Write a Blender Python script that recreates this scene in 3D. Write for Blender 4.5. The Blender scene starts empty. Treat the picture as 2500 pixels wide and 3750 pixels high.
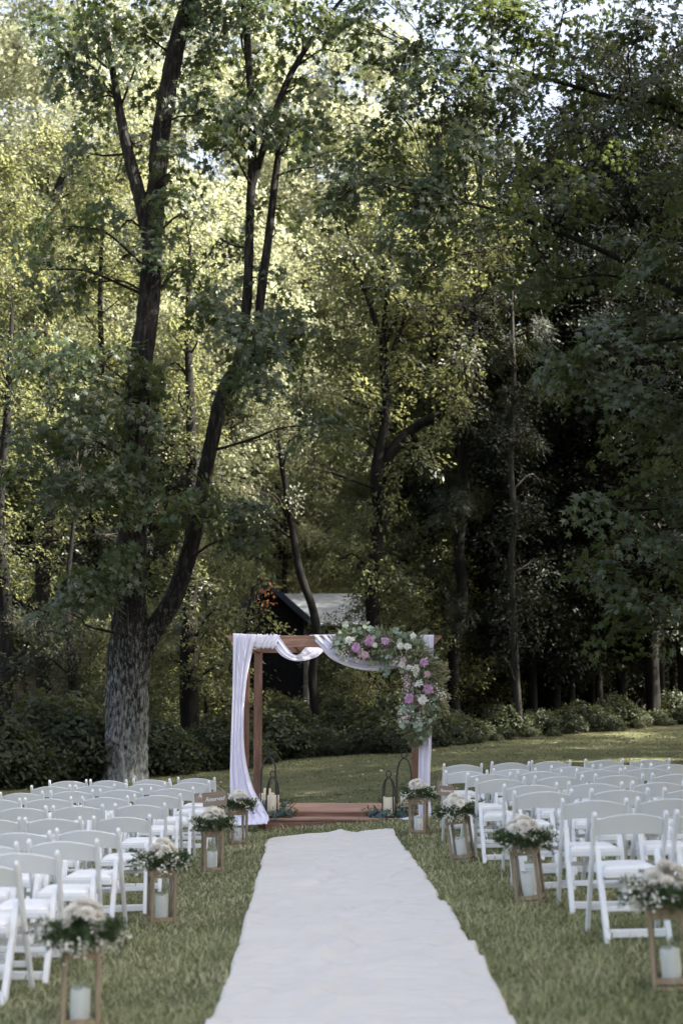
import bpy, bmesh, math, random
import numpy as np
from mathutils import Vector, Matrix

R = math.radians
rng = np.random.default_rng(11)
random.seed(11)
S = bpy.context.scene
COL = S.collection

# ------------------------------------------------------------------ camera
IMG_W, IMG_H, FPX = 2500.0, 3750.0, 50.0 / 36.0 * 3750.0
CAM = np.array([0.0, 0.0, 1.52])
TILT = math.atan((2590 - 1875) / FPX)
cam = bpy.data.cameras.new('camera')
cam.sensor_fit = 'VERTICAL'; cam.sensor_height = 36.0; cam.sensor_width = 24.0; cam.lens = 50.0
cam.clip_start = 0.1; cam.clip_end = 2000
cam.dof.use_dof = True; cam.dof.focus_distance = 18.7; cam.dof.aperture_fstop = 1.8
cam_o = bpy.data.objects.new('camera', cam); COL.objects.link(cam_o)
cam_o.location = CAM; cam_o.rotation_euler = (R(90) + TILT, 0, 0)
S.camera = cam_o

# ------------------------------------------------------------------ sky and sun
SUN_AZ, SUN_EL = -10.0, 38.0            # degrees beyond "right" (+x towards +y), height
w = bpy.data.worlds.new('World'); S.world = w; w.use_nodes = True
nt = w.node_tree; bg = nt.nodes['Background']
sky = nt.nodes.new('ShaderNodeTexSky'); sky.sky_type = 'NISHITA'; sky.sun_disc = False
sky.sun_elevation = R(SUN_EL); sky.sun_rotation = R(90 - SUN_AZ)
sky.air_density = 0.8; sky.dust_density = 6.0; sky.ozone_density = 1.0
hsv = nt.nodes.new('ShaderNodeHueSaturation'); hsv.inputs['Saturation'].default_value = 0.60   # thin summer haze: a milky sky
nt.links.new(sky.outputs[0], hsv.inputs['Color']); nt.links.new(hsv.outputs[0], bg.inputs[0]); bg.inputs[1].default_value = 0.11
sun = bpy.data.lights.new('sun', 'SUN'); sun.energy = 5.0; sun.angle = R(0.53); sun.color = (1.0, 0.945, 0.84)
sun_o = bpy.data.objects.new('sun', sun); COL.objects.link(sun_o)
sd = Vector((math.cos(R(SUN_EL)) * math.cos(R(SUN_AZ)), math.cos(R(SUN_EL)) * math.sin(R(SUN_AZ)), math.sin(R(SUN_EL))))
sun_o.rotation_euler = sd.to_track_quat('Z', 'Y').to_euler(); sun_o.location = (20, 8, 30)

vs = S.view_settings
vs.view_transform = 'Standard'; vs.look = 'None'; vs.gamma = 1.0; vs.use_curve_mapping = False
vs.exposure = 2.5
S.cycles.use_denoising = True
S.cycles.max_bounces = 8; S.cycles.diffuse_bounces = 4; S.cycles.transparent_max_bounces = 12
S.cycles.sample_clamp_indirect = 8.0

# ------------------------------------------------------------------ geometry helpers
def ray(px, py):
    x = (px - IMG_W / 2) / FPX; u = (IMG_H / 2 - py) / FPX
    return np.array([x, math.cos(TILT) - u * math.sin(TILT), math.sin(TILT) + u * math.cos(TILT)])
def P(px, py, Y):
    d = ray(px, py); return CAM + d * (Y / d[1])
def gz(x, y):
    x = np.asarray(x, float); y = np.asarray(y, float)
    t = np.log1p(np.exp((y - 20.5) / 1.2)) * 1.2
    t = 26 * np.tanh(t / 26)
    k = 0.042 + 0.0013 * np.clip(x, -12, 15)
    return 0.15 * np.tanh(x / 2.0) + t * k + 0.012 * np.sin(x * 1.1 + .5) * np.sin(y * .7)
def G(px, py):
    lo, hi = 2.0, 120.0
    for _ in range(60):
        m = (lo + hi) / 2; p = P(px, py, m)
        if p[2] > gz(p[0], p[1]): lo = m
        else: hi = m
    return P(px, py, lo)
def scale_at(Y): return FPX / Y

def fast_mesh(name, V, F, smooth=False):
    V = np.ascontiguousarray(V, np.float32); F = np.ascontiguousarray(F, np.int32)
    me = bpy.data.meshes.new(name); m, k = F.shape
    me.vertices.add(len(V)); me.vertices.foreach_set('co', V.ravel())
    me.loops.add(m * k); me.loops.foreach_set('vertex_index', F.ravel())
    me.polygons.add(m); me.polygons.foreach_set('loop_start', np.arange(0, m * k, k, dtype=np.int32))
    if smooth: me.polygons.foreach_set('use_smooth', np.ones(m, bool))
    me.update(calc_edges=True)
    return me
def link(name, me, mat, parent=None):
    o = bpy.data.objects.new(name, me); COL.objects.link(o)
    if mat is not None and not me.materials: me.materials.append(mat)
    if parent is not None: o.parent = parent
    return o
def tag(o, label=None, cat=None, group=None, kind=None):
    if label: o['label'] = label
    if cat: o['category'] = cat
    if group: o['group'] = group
    if kind: o['kind'] = kind
    return o
def thing(name, label, cat, loc=(0, 0, 0), rz=0, group=None):
    o = bpy.data.objects.new(name, None); COL.objects.link(o)
    o.location = loc; o.rotation_euler = (0, 0, rz); o.empty_display_size = .1
    return tag(o, label, cat, group)
def dup(root, loc=None, rz=None, scale=None, label=None, group=None):
    r = root.copy(); COL.objects.link(r)
    if loc is not None: r.location = loc
    if rz is not None: r.rotation_euler = (0, 0, rz)
    if scale is not None: r.scale = (scale,) * 3 if np.isscalar(scale) else scale
    if label: r['label'] = label
    if group: r['group'] = group
    for ch in root.children:
        c = ch.copy(); COL.objects.link(c); c.parent = r
        for g in ch.children:
            d = g.copy(); COL.objects.link(d); d.parent = c
    return r

class MB:
    def __init__(s): s.v = []; s.f = []
    def add(s, V, F):
        b = len(s.v); s.v += [tuple(map(float, q)) for q in V]; s.f += [tuple(i + b for i in q) for q in F]; return s
    def box(s, c, size, M=None):
        hx, hy, hz = [q / 2 for q in size]
        V = [Vector((x, y, z)) for z in (-hz, hz) for x, y in ((-hx, -hy), (hx, -hy), (hx, hy), (-hx, hy))]
        if M is not None: V = [M @ q for q in V]
        V = [q + Vector(c) for q in V]
        return s.add(V, [(0, 3, 2, 1), (4, 5, 6, 7), (0, 1, 5, 4), (1, 2, 6, 5), (2, 3, 7, 6), (3, 0, 4, 7)])
    def bar(s, a, b, wx, wy, up=(1, 0, 0)):
        a = Vector(a); b = Vector(b); d = (b - a).normalized(); u = Vector(up); u = (u - d * u.dot(d)).normalized(); n = d.cross(u)
        V = []
        for q in (a, b):
            for i, j in ((-1, -1), (1, -1), (1, 1), (-1, 1)): V.append(q + u * (i * wx / 2) + n * (j * wy / 2))
        return s.add(V, [(0, 3, 2, 1), (4, 5, 6, 7), (0, 1, 5, 4), (1, 2, 6, 5), (2, 3, 7, 6), (3, 0, 4, 7)])
    def tube(s, pts, r, n=6, closed=False):
        V, F = tube_arrays(pts, r, n, closed); return s.add(V, F)
    def build(s, name, mat, parent=None, smooth=False, bevel=0):
        me = bpy.data.meshes.new(name); me.from_pydata(s.v, [], s.f); me.update()
        if smooth:
            me.polygons.foreach_set('use_smooth', np.ones(len(me.polygons), bool))
        if bevel:
            bm = bmesh.new(); bm.from_mesh(me)
            bmesh.ops.bevel(bm, geom=bm.edges[:], offset=bevel, segments=1, affect='EDGES', profile=.5)
            bm.to_mesh(me); bm.free()
        return link(name, me, mat, parent)

def frames(pts):
    pts = np.asarray(pts, float); t = np.gradient(pts, axis=0); t /= np.linalg.norm(t, axis=1)[:, None] + 1e-9
    ref = np.array([1.0, 0, 0]) if abs(t[0][0]) < .8 else np.array([0, 1.0, 0])
    U = []; W = []
    u = ref - t[0] * ref.dot(t[0]); u /= np.linalg.norm(u)
    for ti in t:
        u = u - ti * u.dot(ti); u /= np.linalg.norm(u) + 1e-9
        U.append(u); W.append(np.cross(ti, u))
    return pts, t, np.array(U), np.array(W)
def tube_arrays(pts, r, n=6, closed=False):
    pts, t, U, W = frames(pts); m = len(pts); r = np.broadcast_to(np.asarray(r, float), (m,))
    a = np.linspace(0, 2 * math.pi, n, endpoint=False)
    V = (pts[:, None] + r[:, None, None] * (np.cos(a)[None, :, None] * U[:, None] + np.sin(a)[None, :, None] * W[:, None])).reshape(-1, 3)
    F = []
    for i in range(m if closed else m - 1):
        for j in range(n):
            k = (j + 1) % n; i2 = (i + 1) % m
            F.append((i * n + j, i * n + k, i2 * n + k, i2 * n + j))
    return V, np.array(F, np.int32)
def smooth_path(pts, n):
    pts = np.asarray(pts, float); k = len(pts)
    q = np.vstack([2 * pts[0] - pts[1], pts, 2 * pts[-1] - pts[-2]])
    out = []
    for u in np.linspace(0, k - 1, n):
        i = min(int(u), k - 2); f = u - i; a, b, c, d = q[i], q[i + 1], q[i + 2], q[i + 3]
        out.append(.5 * (2 * b + (c - a) * f + (2 * a - 5 * b + 4 * c - d) * f * f + (3 * b - a - 3 * c + d) * f ** 3))
    return np.array(out)
def hash2(i, j, s):
    v = np.sin(i * 127.1 + j * 311.7 + s * 74.7) * 43758.5453
    return v - np.floor(v)
def vnoise(x, y, seed=0, perx=None):
    xi = np.floor(x); yi = np.floor(y); fx = x - xi; fy = y - yi
    fx = fx * fx * (3 - 2 * fx); fy = fy * fy * (3 - 2 * fy)
    m = (lambda q: q % perx) if perx else (lambda q: q)
    a = hash2(m(xi), yi, seed); b = hash2(m(xi + 1), yi, seed); c = hash2(m(xi), yi + 1, seed); d = hash2(m(xi + 1), yi + 1, seed)
    return a + (b - a) * fx + (c - a) * fy + (a - b - c + d) * fx * fy
def unit(v): return v / (np.linalg.norm(v, axis=-1, keepdims=True) + 1e-9)

# ------------------------------------------------------------------ materials
def new_mat(name):
    m = bpy.data.materials.new(name); m.use_nodes = True
    return m, m.node_tree.nodes, m.node_tree.links, m.node_tree.nodes['Principled BSDF']
def ramp(nodes, stops, interp='LINEAR'):
    r = nodes.new('ShaderNodeValToRGB'); r.color_ramp.interpolation = interp
    el = r.color_ramp.elements
    while len(el) < len(stops): el.new(.5)
    for e, (p, c) in zip(el, stops): e.position = p; e.color = (*c, 1)
    return r
def noise(nodes, links, scale, detail=4, rough=.55, coord='Object', stretch=None):
    tc = nodes.new('ShaderNodeTexCoord'); n = nodes.new('ShaderNodeTexNoise')
    n.inputs['Scale'].default_value = scale; n.inputs['Detail'].default_value = detail; n.inputs['Roughness'].default_value = rough
    if stretch:
        mp = nodes.new('ShaderNodeMapping'); mp.inputs['Scale'].default_value = stretch
        links.new(tc.outputs[coord], mp.inputs[0]); links.new(mp.outputs[0], n.inputs[0])
    else: links.new(tc.outputs[coord], n.inputs[0])
    return n
def bump(nodes, links, src, bsdf, strength, dist):
    b = nodes.new('ShaderNodeBump'); b.inputs['Strength'].default_value = strength; b.inputs['Distance'].default_value = dist
    links.new(src, b.inputs['Height']); links.new(b.outputs[0], bsdf.inputs['Normal']); return b
def mottled(name, stops, scale=8, rough=.6, spec=.3, bstr=.0, bdist=.01, stretch=None, detail=5):
    m, n, l, b = new_mat(name); t = noise(n, l, scale, detail, .6, 'Object', stretch); r = ramp(n, stops)
    l.new(t.outputs['Fac'], r.inputs[0]); l.new(r.outputs[0], b.inputs['Base Color'])
    b.inputs['Roughness'].default_value = rough; b.inputs['Specular IOR Level'].default_value = spec
    if bstr: bump(n, l, t.outputs['Fac'], b, bstr, bdist)
    return m
def leaf_mat(name, cols, transl=.35, tcol=(.16, .20, .03), rough=.45, spec=.35, patch=0):
    m, n, l, b = new_mat(name)
    g = n.new('ShaderNodeNewGeometry'); oi = n.new('ShaderNodeObjectInfo')
    ad = n.new('ShaderNodeMath'); ad.operation = 'ADD'; fr = n.new('ShaderNodeMath'); fr.operation = 'FRACT'
    l.new(g.outputs['Random Per Island'], ad.inputs[0]); l.new(oi.outputs['Random'], ad.inputs[1]); l.new(ad.outputs[0], fr.inputs[0])
    k = len(cols); r = ramp(n, [(i / (k - 1), c) for i, c in enumerate(cols)])
    src = fr.outputs[0]
    if patch:                                     # patches of drier and greener growth
        pn = noise(n, l, patch, 3, .6); m1 = n.new('ShaderNodeMath'); m1.operation = 'MULTIPLY'; m1.inputs[1].default_value = .62; l.new(src, m1.inputs[0])
        m2 = n.new('ShaderNodeMath'); m2.operation = 'MULTIPLY_ADD'; m2.inputs[1].default_value = 1.5; m2.inputs[2].default_value = -.62; l.new(pn.outputs['Fac'], m2.inputs[0])
        m3 = n.new('ShaderNodeMath'); m3.use_clamp = True; l.new(m1.outputs[0], m3.inputs[0]); l.new(m2.outputs[0], m3.inputs[1]); src = m3.outputs[0]
    l.new(src, r.inputs[0]); l.new(r.outputs[0], b.inputs['Base Color'])
    b.inputs['Roughness'].default_value = rough; b.inputs['Specular IOR Level'].default_value = spec
    if transl > 0:
        t = n.new('ShaderNodeBsdfTranslucent'); mx = n.new('ShaderNodeMixShader'); mx.inputs[0].default_value = transl
        hs = n.new('ShaderNodeMix'); hs.data_type = 'RGBA'; hs.inputs[0].default_value = .6
        l.new(r.outputs[0], hs.inputs[6]); hs.inputs[7].default_value = (*tcol, 1)
        l.new(hs.outputs[2], t.inputs[0]); l.new(b.outputs[0], mx.inputs[1]); l.new(t.outputs[0], mx.inputs[2])
        l.new(mx.outputs[0], n['Material Output'].inputs[0])
    return m
M = {}
M['gum_leaf'] = leaf_mat('gum_leaf', [(.022, .034, .016), (.036, .053, .026), (.054, .074, .036), (.028, .044, .024)], .30, (.19, .23, .06), .42, .36)
M['mid_leaf'] = leaf_mat('mid_leaf', [(.020, .028, .013), (.038, .049, .022), (.066, .076, .036)], .48, (.42, .43, .17), .42, .4)
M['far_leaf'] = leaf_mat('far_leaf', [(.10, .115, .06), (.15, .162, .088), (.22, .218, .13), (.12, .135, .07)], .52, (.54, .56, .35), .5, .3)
M['pale_leaf'] = leaf_mat('pale_leaf', [(.08, .092, .06), (.12, .13, .09), (.095, .10, .058)], .3, (.20, .20, .07), .5)
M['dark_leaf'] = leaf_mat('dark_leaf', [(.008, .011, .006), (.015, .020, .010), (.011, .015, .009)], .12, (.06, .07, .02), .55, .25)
M['needle'] = leaf_mat('needle', [(.012, .017, .010), (.022, .029, .016), (.030, .035, .018)], .15, (.07, .08, .02), .5)
M['shrub_leaf'] = leaf_mat('shrub_leaf', [(.014, .020, .011), (.024, .034, .018), (.042, .054, .026), (.018, .027, .016)], .25, (.20, .21, .06), .5, .25)
M['orange_leaf'] = leaf_mat('orange_leaf', [(.45, .16, .07), (.55, .24, .12), (.38, .14, .06)], .4, (.6, .25, .08))
M['grass'] = leaf_mat('grass', [(.16, .188, .08), (.25, .275, .128), (.36, .37, .19), (.50, .475, .29), (.62, .57, .38)], .30, (.40, .40, .18), .5, .3, patch=1.1)
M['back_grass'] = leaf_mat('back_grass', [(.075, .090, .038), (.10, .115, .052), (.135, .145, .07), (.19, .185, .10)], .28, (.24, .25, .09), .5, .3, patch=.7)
M['litter'] = leaf_mat('litter', [(.30, .24, .14), (.40, .34, .22), (.22, .19, .10)], .1, (.3, .25, .1), .7)

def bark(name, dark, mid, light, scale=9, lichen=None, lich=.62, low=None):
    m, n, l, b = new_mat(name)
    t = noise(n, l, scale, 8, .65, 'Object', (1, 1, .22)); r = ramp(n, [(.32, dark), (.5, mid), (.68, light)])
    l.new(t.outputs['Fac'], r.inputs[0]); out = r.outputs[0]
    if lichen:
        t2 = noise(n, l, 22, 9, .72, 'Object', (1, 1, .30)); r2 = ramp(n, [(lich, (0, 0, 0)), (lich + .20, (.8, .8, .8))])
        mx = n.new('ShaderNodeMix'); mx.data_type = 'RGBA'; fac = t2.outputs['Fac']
        if low:                                   # lichen thickened on the lowest metres, painting in the sky light there
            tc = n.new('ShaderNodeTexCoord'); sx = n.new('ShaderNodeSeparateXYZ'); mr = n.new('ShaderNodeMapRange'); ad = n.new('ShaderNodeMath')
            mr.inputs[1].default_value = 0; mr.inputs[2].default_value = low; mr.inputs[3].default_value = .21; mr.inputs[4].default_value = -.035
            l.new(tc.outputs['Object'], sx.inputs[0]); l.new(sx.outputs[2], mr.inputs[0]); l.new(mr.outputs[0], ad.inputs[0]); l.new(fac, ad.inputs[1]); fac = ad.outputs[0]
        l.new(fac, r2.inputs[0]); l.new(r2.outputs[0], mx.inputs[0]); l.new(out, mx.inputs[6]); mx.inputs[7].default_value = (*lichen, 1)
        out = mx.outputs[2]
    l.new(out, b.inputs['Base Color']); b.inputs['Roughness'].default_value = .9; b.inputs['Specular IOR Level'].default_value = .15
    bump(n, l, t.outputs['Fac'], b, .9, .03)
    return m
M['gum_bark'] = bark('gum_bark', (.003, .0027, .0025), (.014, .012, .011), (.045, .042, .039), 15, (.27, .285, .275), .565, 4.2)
M['bark'] = bark('bark', (.003, .0027, .0024), (.008, .0072, .0065), (.017, .016, .0145), 8)
M['grey_bark'] = bark('grey_bark', (.012, .011, .010), (.030, .028, .025), (.058, .055, .050), 7)
M['twig'] = mottled('twig', [(.3, (.03, .024, .02)), (.7, (.08, .066, .052))], 6, .9, .1)

def wood(name, dark, mid, light, rough=.6):
    m, n, l, b = new_mat(name)
    t = noise(n, l, 3.0, 6, .6, 'Object', (1.0, 14, 14)); r = ramp(n, [(.28, dark), (.5, mid), (.75, light)])
    l.new(t.outputs['Fac'], r.inputs[0])
    t2 = noise(n, l, 2.2, 3, .5); r2 = ramp(n, [(.3, (.78, .78, .78)), (.7, (1.12, 1.1, 1.08))])
    mx = n.new('ShaderNodeMix'); mx.data_type = 'RGBA'; mx.blend_type = 'MULTIPLY'; mx.inputs[0].default_value = 1
    l.new(t2.outputs['Fac'], r2.inputs[0]); l.new(r.outputs[0], mx.inputs[6]); l.new(r2.outputs[0], mx.inputs[7]); l.new(mx.outputs[2], b.inputs['Base Color'])
    b.inputs['Roughness'].default_value = rough; b.inputs['Specular IOR Level'].default_value = .3
    bump(n, l, t.outputs['Fac'], b, .25, .004)
    return m
M['cedar'] = wood('cedar', (.15, .080, .058), (.27, .155, .115), (.38, .235, .18))
M['cedar_v'] = wood('cedar_v', (.10, .052, .037), (.19, .104, .075), (.27, .155, .115))
for n_ in M['cedar_v'].node_tree.nodes:
    if n_.type == 'MAPPING': n_.inputs['Scale'].default_value = (14, 14, 1.0)
M['deck'] = wood('deck', (.26, .15, .108), (.43, .265, .195), (.56, .37, .285))
M['lantern_wood'] = wood('lantern_wood', (.18, .135, .085), (.30, .235, .155), (.41, .335, .235), .75)
for n_ in M['lantern_wood'].node_tree.nodes:
    if n_.type == 'MAPPING': n_.inputs['Scale'].default_value = (14, 14, 2.0)
M['sign_wood'] = wood('sign_wood', (.22, .17, .125), (.29, .23, .175), (.36, .295, .23), .7)
M['chair'] = mottled('chair_resin', [(.3, (.74, .75, .76)), (.7, (.80, .81, .82))], 5, .38, .45)
M['cushion'] = mottled('chair_cushion', [(.3, (.80, .79, .78)), (.7, (.86, .85, .84))], 9, .5, .35)
M['iron'] = mottled('black_iron', [(.3, (.010, .010, .011)), (.7, (.022, .022, .024))], 30, .45, .5)
M['white'] = mottled('sign_paint', [(.3, (.8, .8, .8)), (.7, (.84, .84, .84))], 9, .6)
M['string'] = mottled('string', [(.3, (.55, .45, .32)), (.7, (.66, .56, .42))], 60, .9)
def wax(name, c):
    m, n, l, b = new_mat(name); t = noise(n, l, 12, 3); r = ramp(n, [(.3, tuple(q * .93 for q in c)), (.7, c)])
    l.new(t.outputs['Fac'], r.inputs[0]); l.new(r.outputs[0], b.inputs['Base Color'])
    b.inputs['Roughness'].default_value = .5; b.inputs['Subsurface Weight'].default_value = .25; b.inputs['Subsurface Radius'].default_value = (.03, .02, .012)
    b.inputs['Subsurface Scale'].default_value = .5
    return m
M['ivory_wax'] = wax('ivory_wax', (.80, .70, .52)); M['white_wax'] = wax('white_wax', (.82, .82, .78))
def cloth(name, c, transl, alpha=1.0):
    m, n, l, b = new_mat(name); b.inputs['Base Color'].default_value = (*c, 1); b.inputs['Roughness'].default_value = .8
    b.inputs['Sheen Weight'].default_value = .2; b.inputs['Specular IOR Level'].default_value = .2
    w_ = noise(n, l, 900, 2); bump(n, l, w_.outputs['Fac'], b, .1, .001)
    sh = b.outputs[0]
    if transl:
        t = n.new('ShaderNodeBsdfTranslucent'); t.inputs[0].default_value = (*c, 1); mx = n.new('ShaderNodeMixShader'); mx.inputs[0].default_value = transl
        l.new(sh, mx.inputs[1]); l.new(t.outputs[0], mx.inputs[2]); sh = mx.outputs[0]
    if alpha < 1:
        t = n.new('ShaderNodeBsdfTransparent'); mx = n.new('ShaderNodeMixShader'); mx.inputs[0].default_value = alpha
        l.new(t.outputs[0], mx.inputs[1]); l.new(sh, mx.inputs[2]); sh = mx.outputs[0]
    l.new(sh, n['Material Output'].inputs[0]); return m
M['chiffon'] = cloth('chiffon', (.86, .835, .96), .14, .95)
M['runner'] = cloth('runner_cloth', (.575, .545, .50), .0)
def glass():
    m, n, l, b = new_mat('lantern_glass')
    t = n.new('ShaderNodeBsdfTransparent'); t.inputs[0].default_value = (.985, .995, .993, 1)
    g = n.new('ShaderNodeBsdfGlossy'); g.inputs['Roughness'].default_value = .04
    lw = n.new('ShaderNodeLayerWeight'); lw.inputs[0].default_value = .5; f = n.new('ShaderNodeMapRange'); f.inputs[1].default_value = 0; f.inputs[2].default_value = 1; f.inputs[3].default_value = .035; f.inputs[4].default_value = .5
    l.new(lw.outputs['Facing'], f.inputs[0]); mx = n.new('ShaderNodeMixShader')
    l.new(f.outputs[0], mx.inputs[0]); l.new(t.outputs[0], mx.inputs[1]); l.new(g.outputs[0], mx.inputs[2]); l.new(mx.outputs[0], n['Material Output'].inputs[0])
    return m
M['glass'] = glass()
M['petal_white'] = leaf_mat('petal_white', [(.78, .76, .70), (.84, .83, .78), (.74, .71, .62)], .3, (.8, .78, .65), .6, .2)
M['petal_cream'] = leaf_mat('petal_cream', [(.87, .84, .77), (.90, .88, .82), (.84, .80, .71)], .45, (.90, .86, .76), .6, .2)
M['petal_pink'] = leaf_mat('petal_pink', [(.50, .26, .48), (.62, .40, .60), (.70, .50, .66), (.56, .32, .54)], .3, (.6, .25, .5), .6, .2)
M['petal_magenta'] = leaf_mat('petal_magenta', [(.36, .07, .26), (.45, .12, .34)], .3, (.5, .1, .35), .6, .2)
M['petal_blush'] = leaf_mat('petal_blush', [(.66, .42, .50), (.72, .54, .58), (.60, .36, .46)], .3, (.7, .45, .5), .6, .2)
M['bud_white'] = leaf_mat('bud_white', [(.72, .70, .60), (.80, .79, .72), (.60, .58, .45)], .2, (.7, .68, .5), .7, .2)
M['eucalyptus'] = leaf_mat('eucalyptus', [(.17, .24, .185), (.25, .32, .245), (.33, .38, .28), (.21, .28, .22)], .2, (.25, .30, .14), .55, .3)
M['eucalyptus_blue'] = leaf_mat('eucalyptus_blue', [(.055, .105, .105), (.085, .15, .145), (.12, .19, .18)], .15, (.14, .22, .18), .5, .35)
M['olive_leaf'] = leaf_mat('olive_leaf', [(.09, .11, .058), (.17, .19, .105), (.27, .275, .165), (.12, .15, .09)], .25, (.36, .35, .16), .5, .3)
M['sunlit_straw_leaf'] = leaf_mat('sunlit_straw_leaf', [(.26, .25, .14), (.38, .36, .22), (.46, .42, .27), (.20, .21, .12)], .3, (.5, .46, .25), .5, .3)
M['fern'] = leaf_mat('fern', [(.032, .055, .022), (.050, .080, .030), (.070, .100, .042)], .3, (.12, .17, .05), .5, .3)

# ------------------------------------------------------------------ leaf templates and foliage builders
def star_template():
    out = [(0, 0)]
    L = [(118, .62), (90, .30), (62, .86), (32, .36), (0, 1.0), (-32, .36), (-62, .86), (-90, .30), (-118, .62)]
    V = [(0, .34, .03), (0, 0, 0)]
    for a, r in L: V.append((math.sin(R(a)) * r * .72, .34 + math.cos(R(a)) * r * .70, -.14 * r * r))
    n = len(V); F = [(0, i, i + 1) for i in range(1, n - 1)] + [(0, n - 1, 1)]
    return np.array(V), np.array(F)
STAR = star_template()
OVAL = (np.array([(0, 0, 0), (.26, .30, .06), (.22, .68, .04), (0, 1, -.06), (-.22, .68, .04), (-.26, .30, .06)]), np.array([(0, 1, 2), (0, 2, 3), (0, 3, 4), (0, 4, 5)]))
RHOMB = (np.array([(0, 0, 0), (.32, .5, .05), (0, 1, -.03), (-.32, .5, .05)]), np.array([(0, 1, 2), (0, 2, 3)]))
LANCE = (np.array([(0, 0, 0), (.11, .4, .02), (0, 1, -.05), (-.11, .4, .02)]), np.array([(0, 1, 2), (0, 2, 3)]))
NEEDLE = (np.array([(-.035, 0, 0), (.035, 0, 0), (0, 1, 0)]), np.array([(0, 1, 2)]))
def round_template(n=8):
    a = np.linspace(0, 2 * math.pi, n, endpoint=False)
    V = np.vstack([[(0, .5, 0)], np.stack([np.sin(a) * .48, .5 - np.cos(a) * .5, .10 * np.abs(np.sin(a)) ** 2], 1)])
    return V, np.array([(0, 1 + i, 1 + (i + 1) % n) for i in range(n)])
ROUND = round_template()

def place(tmpl, pos, nrm, dirv, size):
    """many copies of a leaf template: position, face normal, growth direction, length"""
    tv, tf = tmpl; n = len(pos)
    z = unit(nrm); y = dirv - z * np.sum(dirv * z, 1, keepdims=True); y = unit(y); x = np.cross(y, z)
    V = pos[:, None] + size[:, None, None] * (tv[None, :, 0, None] * x[:, None] + tv[None, :, 1, None] * y[:, None] + tv[None, :, 2, None] * z[:, None])
    F = (np.arange(n) * len(tv))[:, None, None] + tf[None]
    return V.reshape(-1, 3), F.reshape(-1, tf.shape[1])
def spray_leaves(c, nrm, rad, per, size, g=None, jit=.34, thick=.05):
    """leaf pos / normal / direction / size for flat leaf sprays at c with normals nrm"""
    g = g or rng; n = len(c)
    if n == 0: return (np.zeros((0, 3)),) * 3 + (np.zeros(0),)
    z = unit(nrm); a = unit(np.cross(z, g.normal(size=(n, 3)))); b = np.cross(z, a)
    rad = np.broadcast_to(rad, (n,))
    rr = np.sqrt(g.random((n, per))) * rad[:, None]; th = g.random((n, per)) * 2 * math.pi
    off = rr[..., None] * (np.cos(th)[..., None] * a[:, None] * 1.25 + np.sin(th)[..., None] * b[:, None] * .75)
    pos = c[:, None] + off + z[:, None] * g.normal(size=(n, per, 1)) * thick - np.array([0, 0, .30]) * ((rr / rad[:, None]) ** 2 * rad[:, None])[..., None]
    nn = z[:, None] + g.normal(size=(n, per, 3)) * jit
    dd = off / (rr[..., None] + 1e-6) + g.normal(size=(n, per, 3)) * .6 - np.array([0, 0, .35])
    s = size * (.65 + .6 * g.random((n, per)))
    return pos.reshape(-1, 3), nn.reshape(-1, 3), dd.reshape(-1, 3), s.reshape(-1)
def ellipsoid_sprays(c, r, n, g=None, out=.55, up=.75, pw=2.0):
    g = g or rng
    d = unit(g.normal(size=(n, 3))); rr = g.random((n, 1)) ** (1 / pw)
    c2 = np.asarray(c) + d * rr * np.asarray(r)
    h = d.copy(); h[:, 2] *= .3
    nr = h * out + np.array([0, 0, up]) + g.normal(size=(n, 3)) * .25
    return c2, nr
def twig_mesh(a, b, r0, r1, g=None):
    """straight three-sided twigs from a to b with a kinked middle"""
    g = g or rng; n = len(a)
    if n == 0: return np.zeros((0, 3)), np.zeros((0, 4), int)
    mid = (a + b) / 2 + g.normal(size=(n, 3)) * .06 * np.linalg.norm(b - a, axis=1)[:, None] + np.array([0, 0, .04])
    d = unit(b - a); u = unit(np.cross(d, g.normal(size=(n, 3)))); v = np.cross(d, u)
    V = []
    for q, r in ((a, r0), (mid, (r0 + r1) / 2), (b, r1)):
        for k in range(3):
            t = k * 2 * math.pi / 3; V.append(q + np.reshape(r, (-1, 1)) * (math.cos(t) * u + math.sin(t) * v))
    V = np.stack(V, 1); F = []
    for s_ in (0, 3):
        for k in range(3): F.append((s_ + k, s_ + (k + 1) % 3, s_ + 3 + (k + 1) % 3, s_ + 3 + k))
    F = (np.arange(n) * 9)[:, None, None] + np.array(F)[None]
    return V.reshape(-1, 3), F.reshape(-1, 4)
def merge(parts):
    V = []; F = []; b = 0
    for v, f in parts:
        if len(v) == 0: continue
        V.append(v); F.append(np.asarray(f) + b); b += len(v)
    return np.vstack(V), np.vstack(F)

LEAF_MESH = {}
def leaf_objects(tmpl, mat, parent, inv, pos, nrm, dirv, size, name='leaf'):
    key = (id(tmpl[0]), mat.name)
    if key not in LEAF_MESH:
        me = fast_mesh('leaf', tmpl[0], tmpl[1]); me.materials.append(mat); LEAF_MESH[key] = me
    me = LEAF_MESH[key]
    z = unit(nrm); y = unit(dirv - z * np.sum(dirv * z, 1, keepdims=True)); x = np.cross(y, z)
    for i in range(len(pos)):
        o = bpy.data.objects.new(name, me); COL.objects.link(o); o.parent = parent
        m = Matrix(((x[i][0], y[i][0], z[i][0], 0), (x[i][1], y[i][1], z[i][1], 0), (x[i][2], y[i][2], z[i][2], 0), (0, 0, 0, 1)))
        m = m @ Matrix.Scale(float(size[i]), 4); m.translation = Vector(pos[i] - inv)
        o.matrix_basis = m

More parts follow.
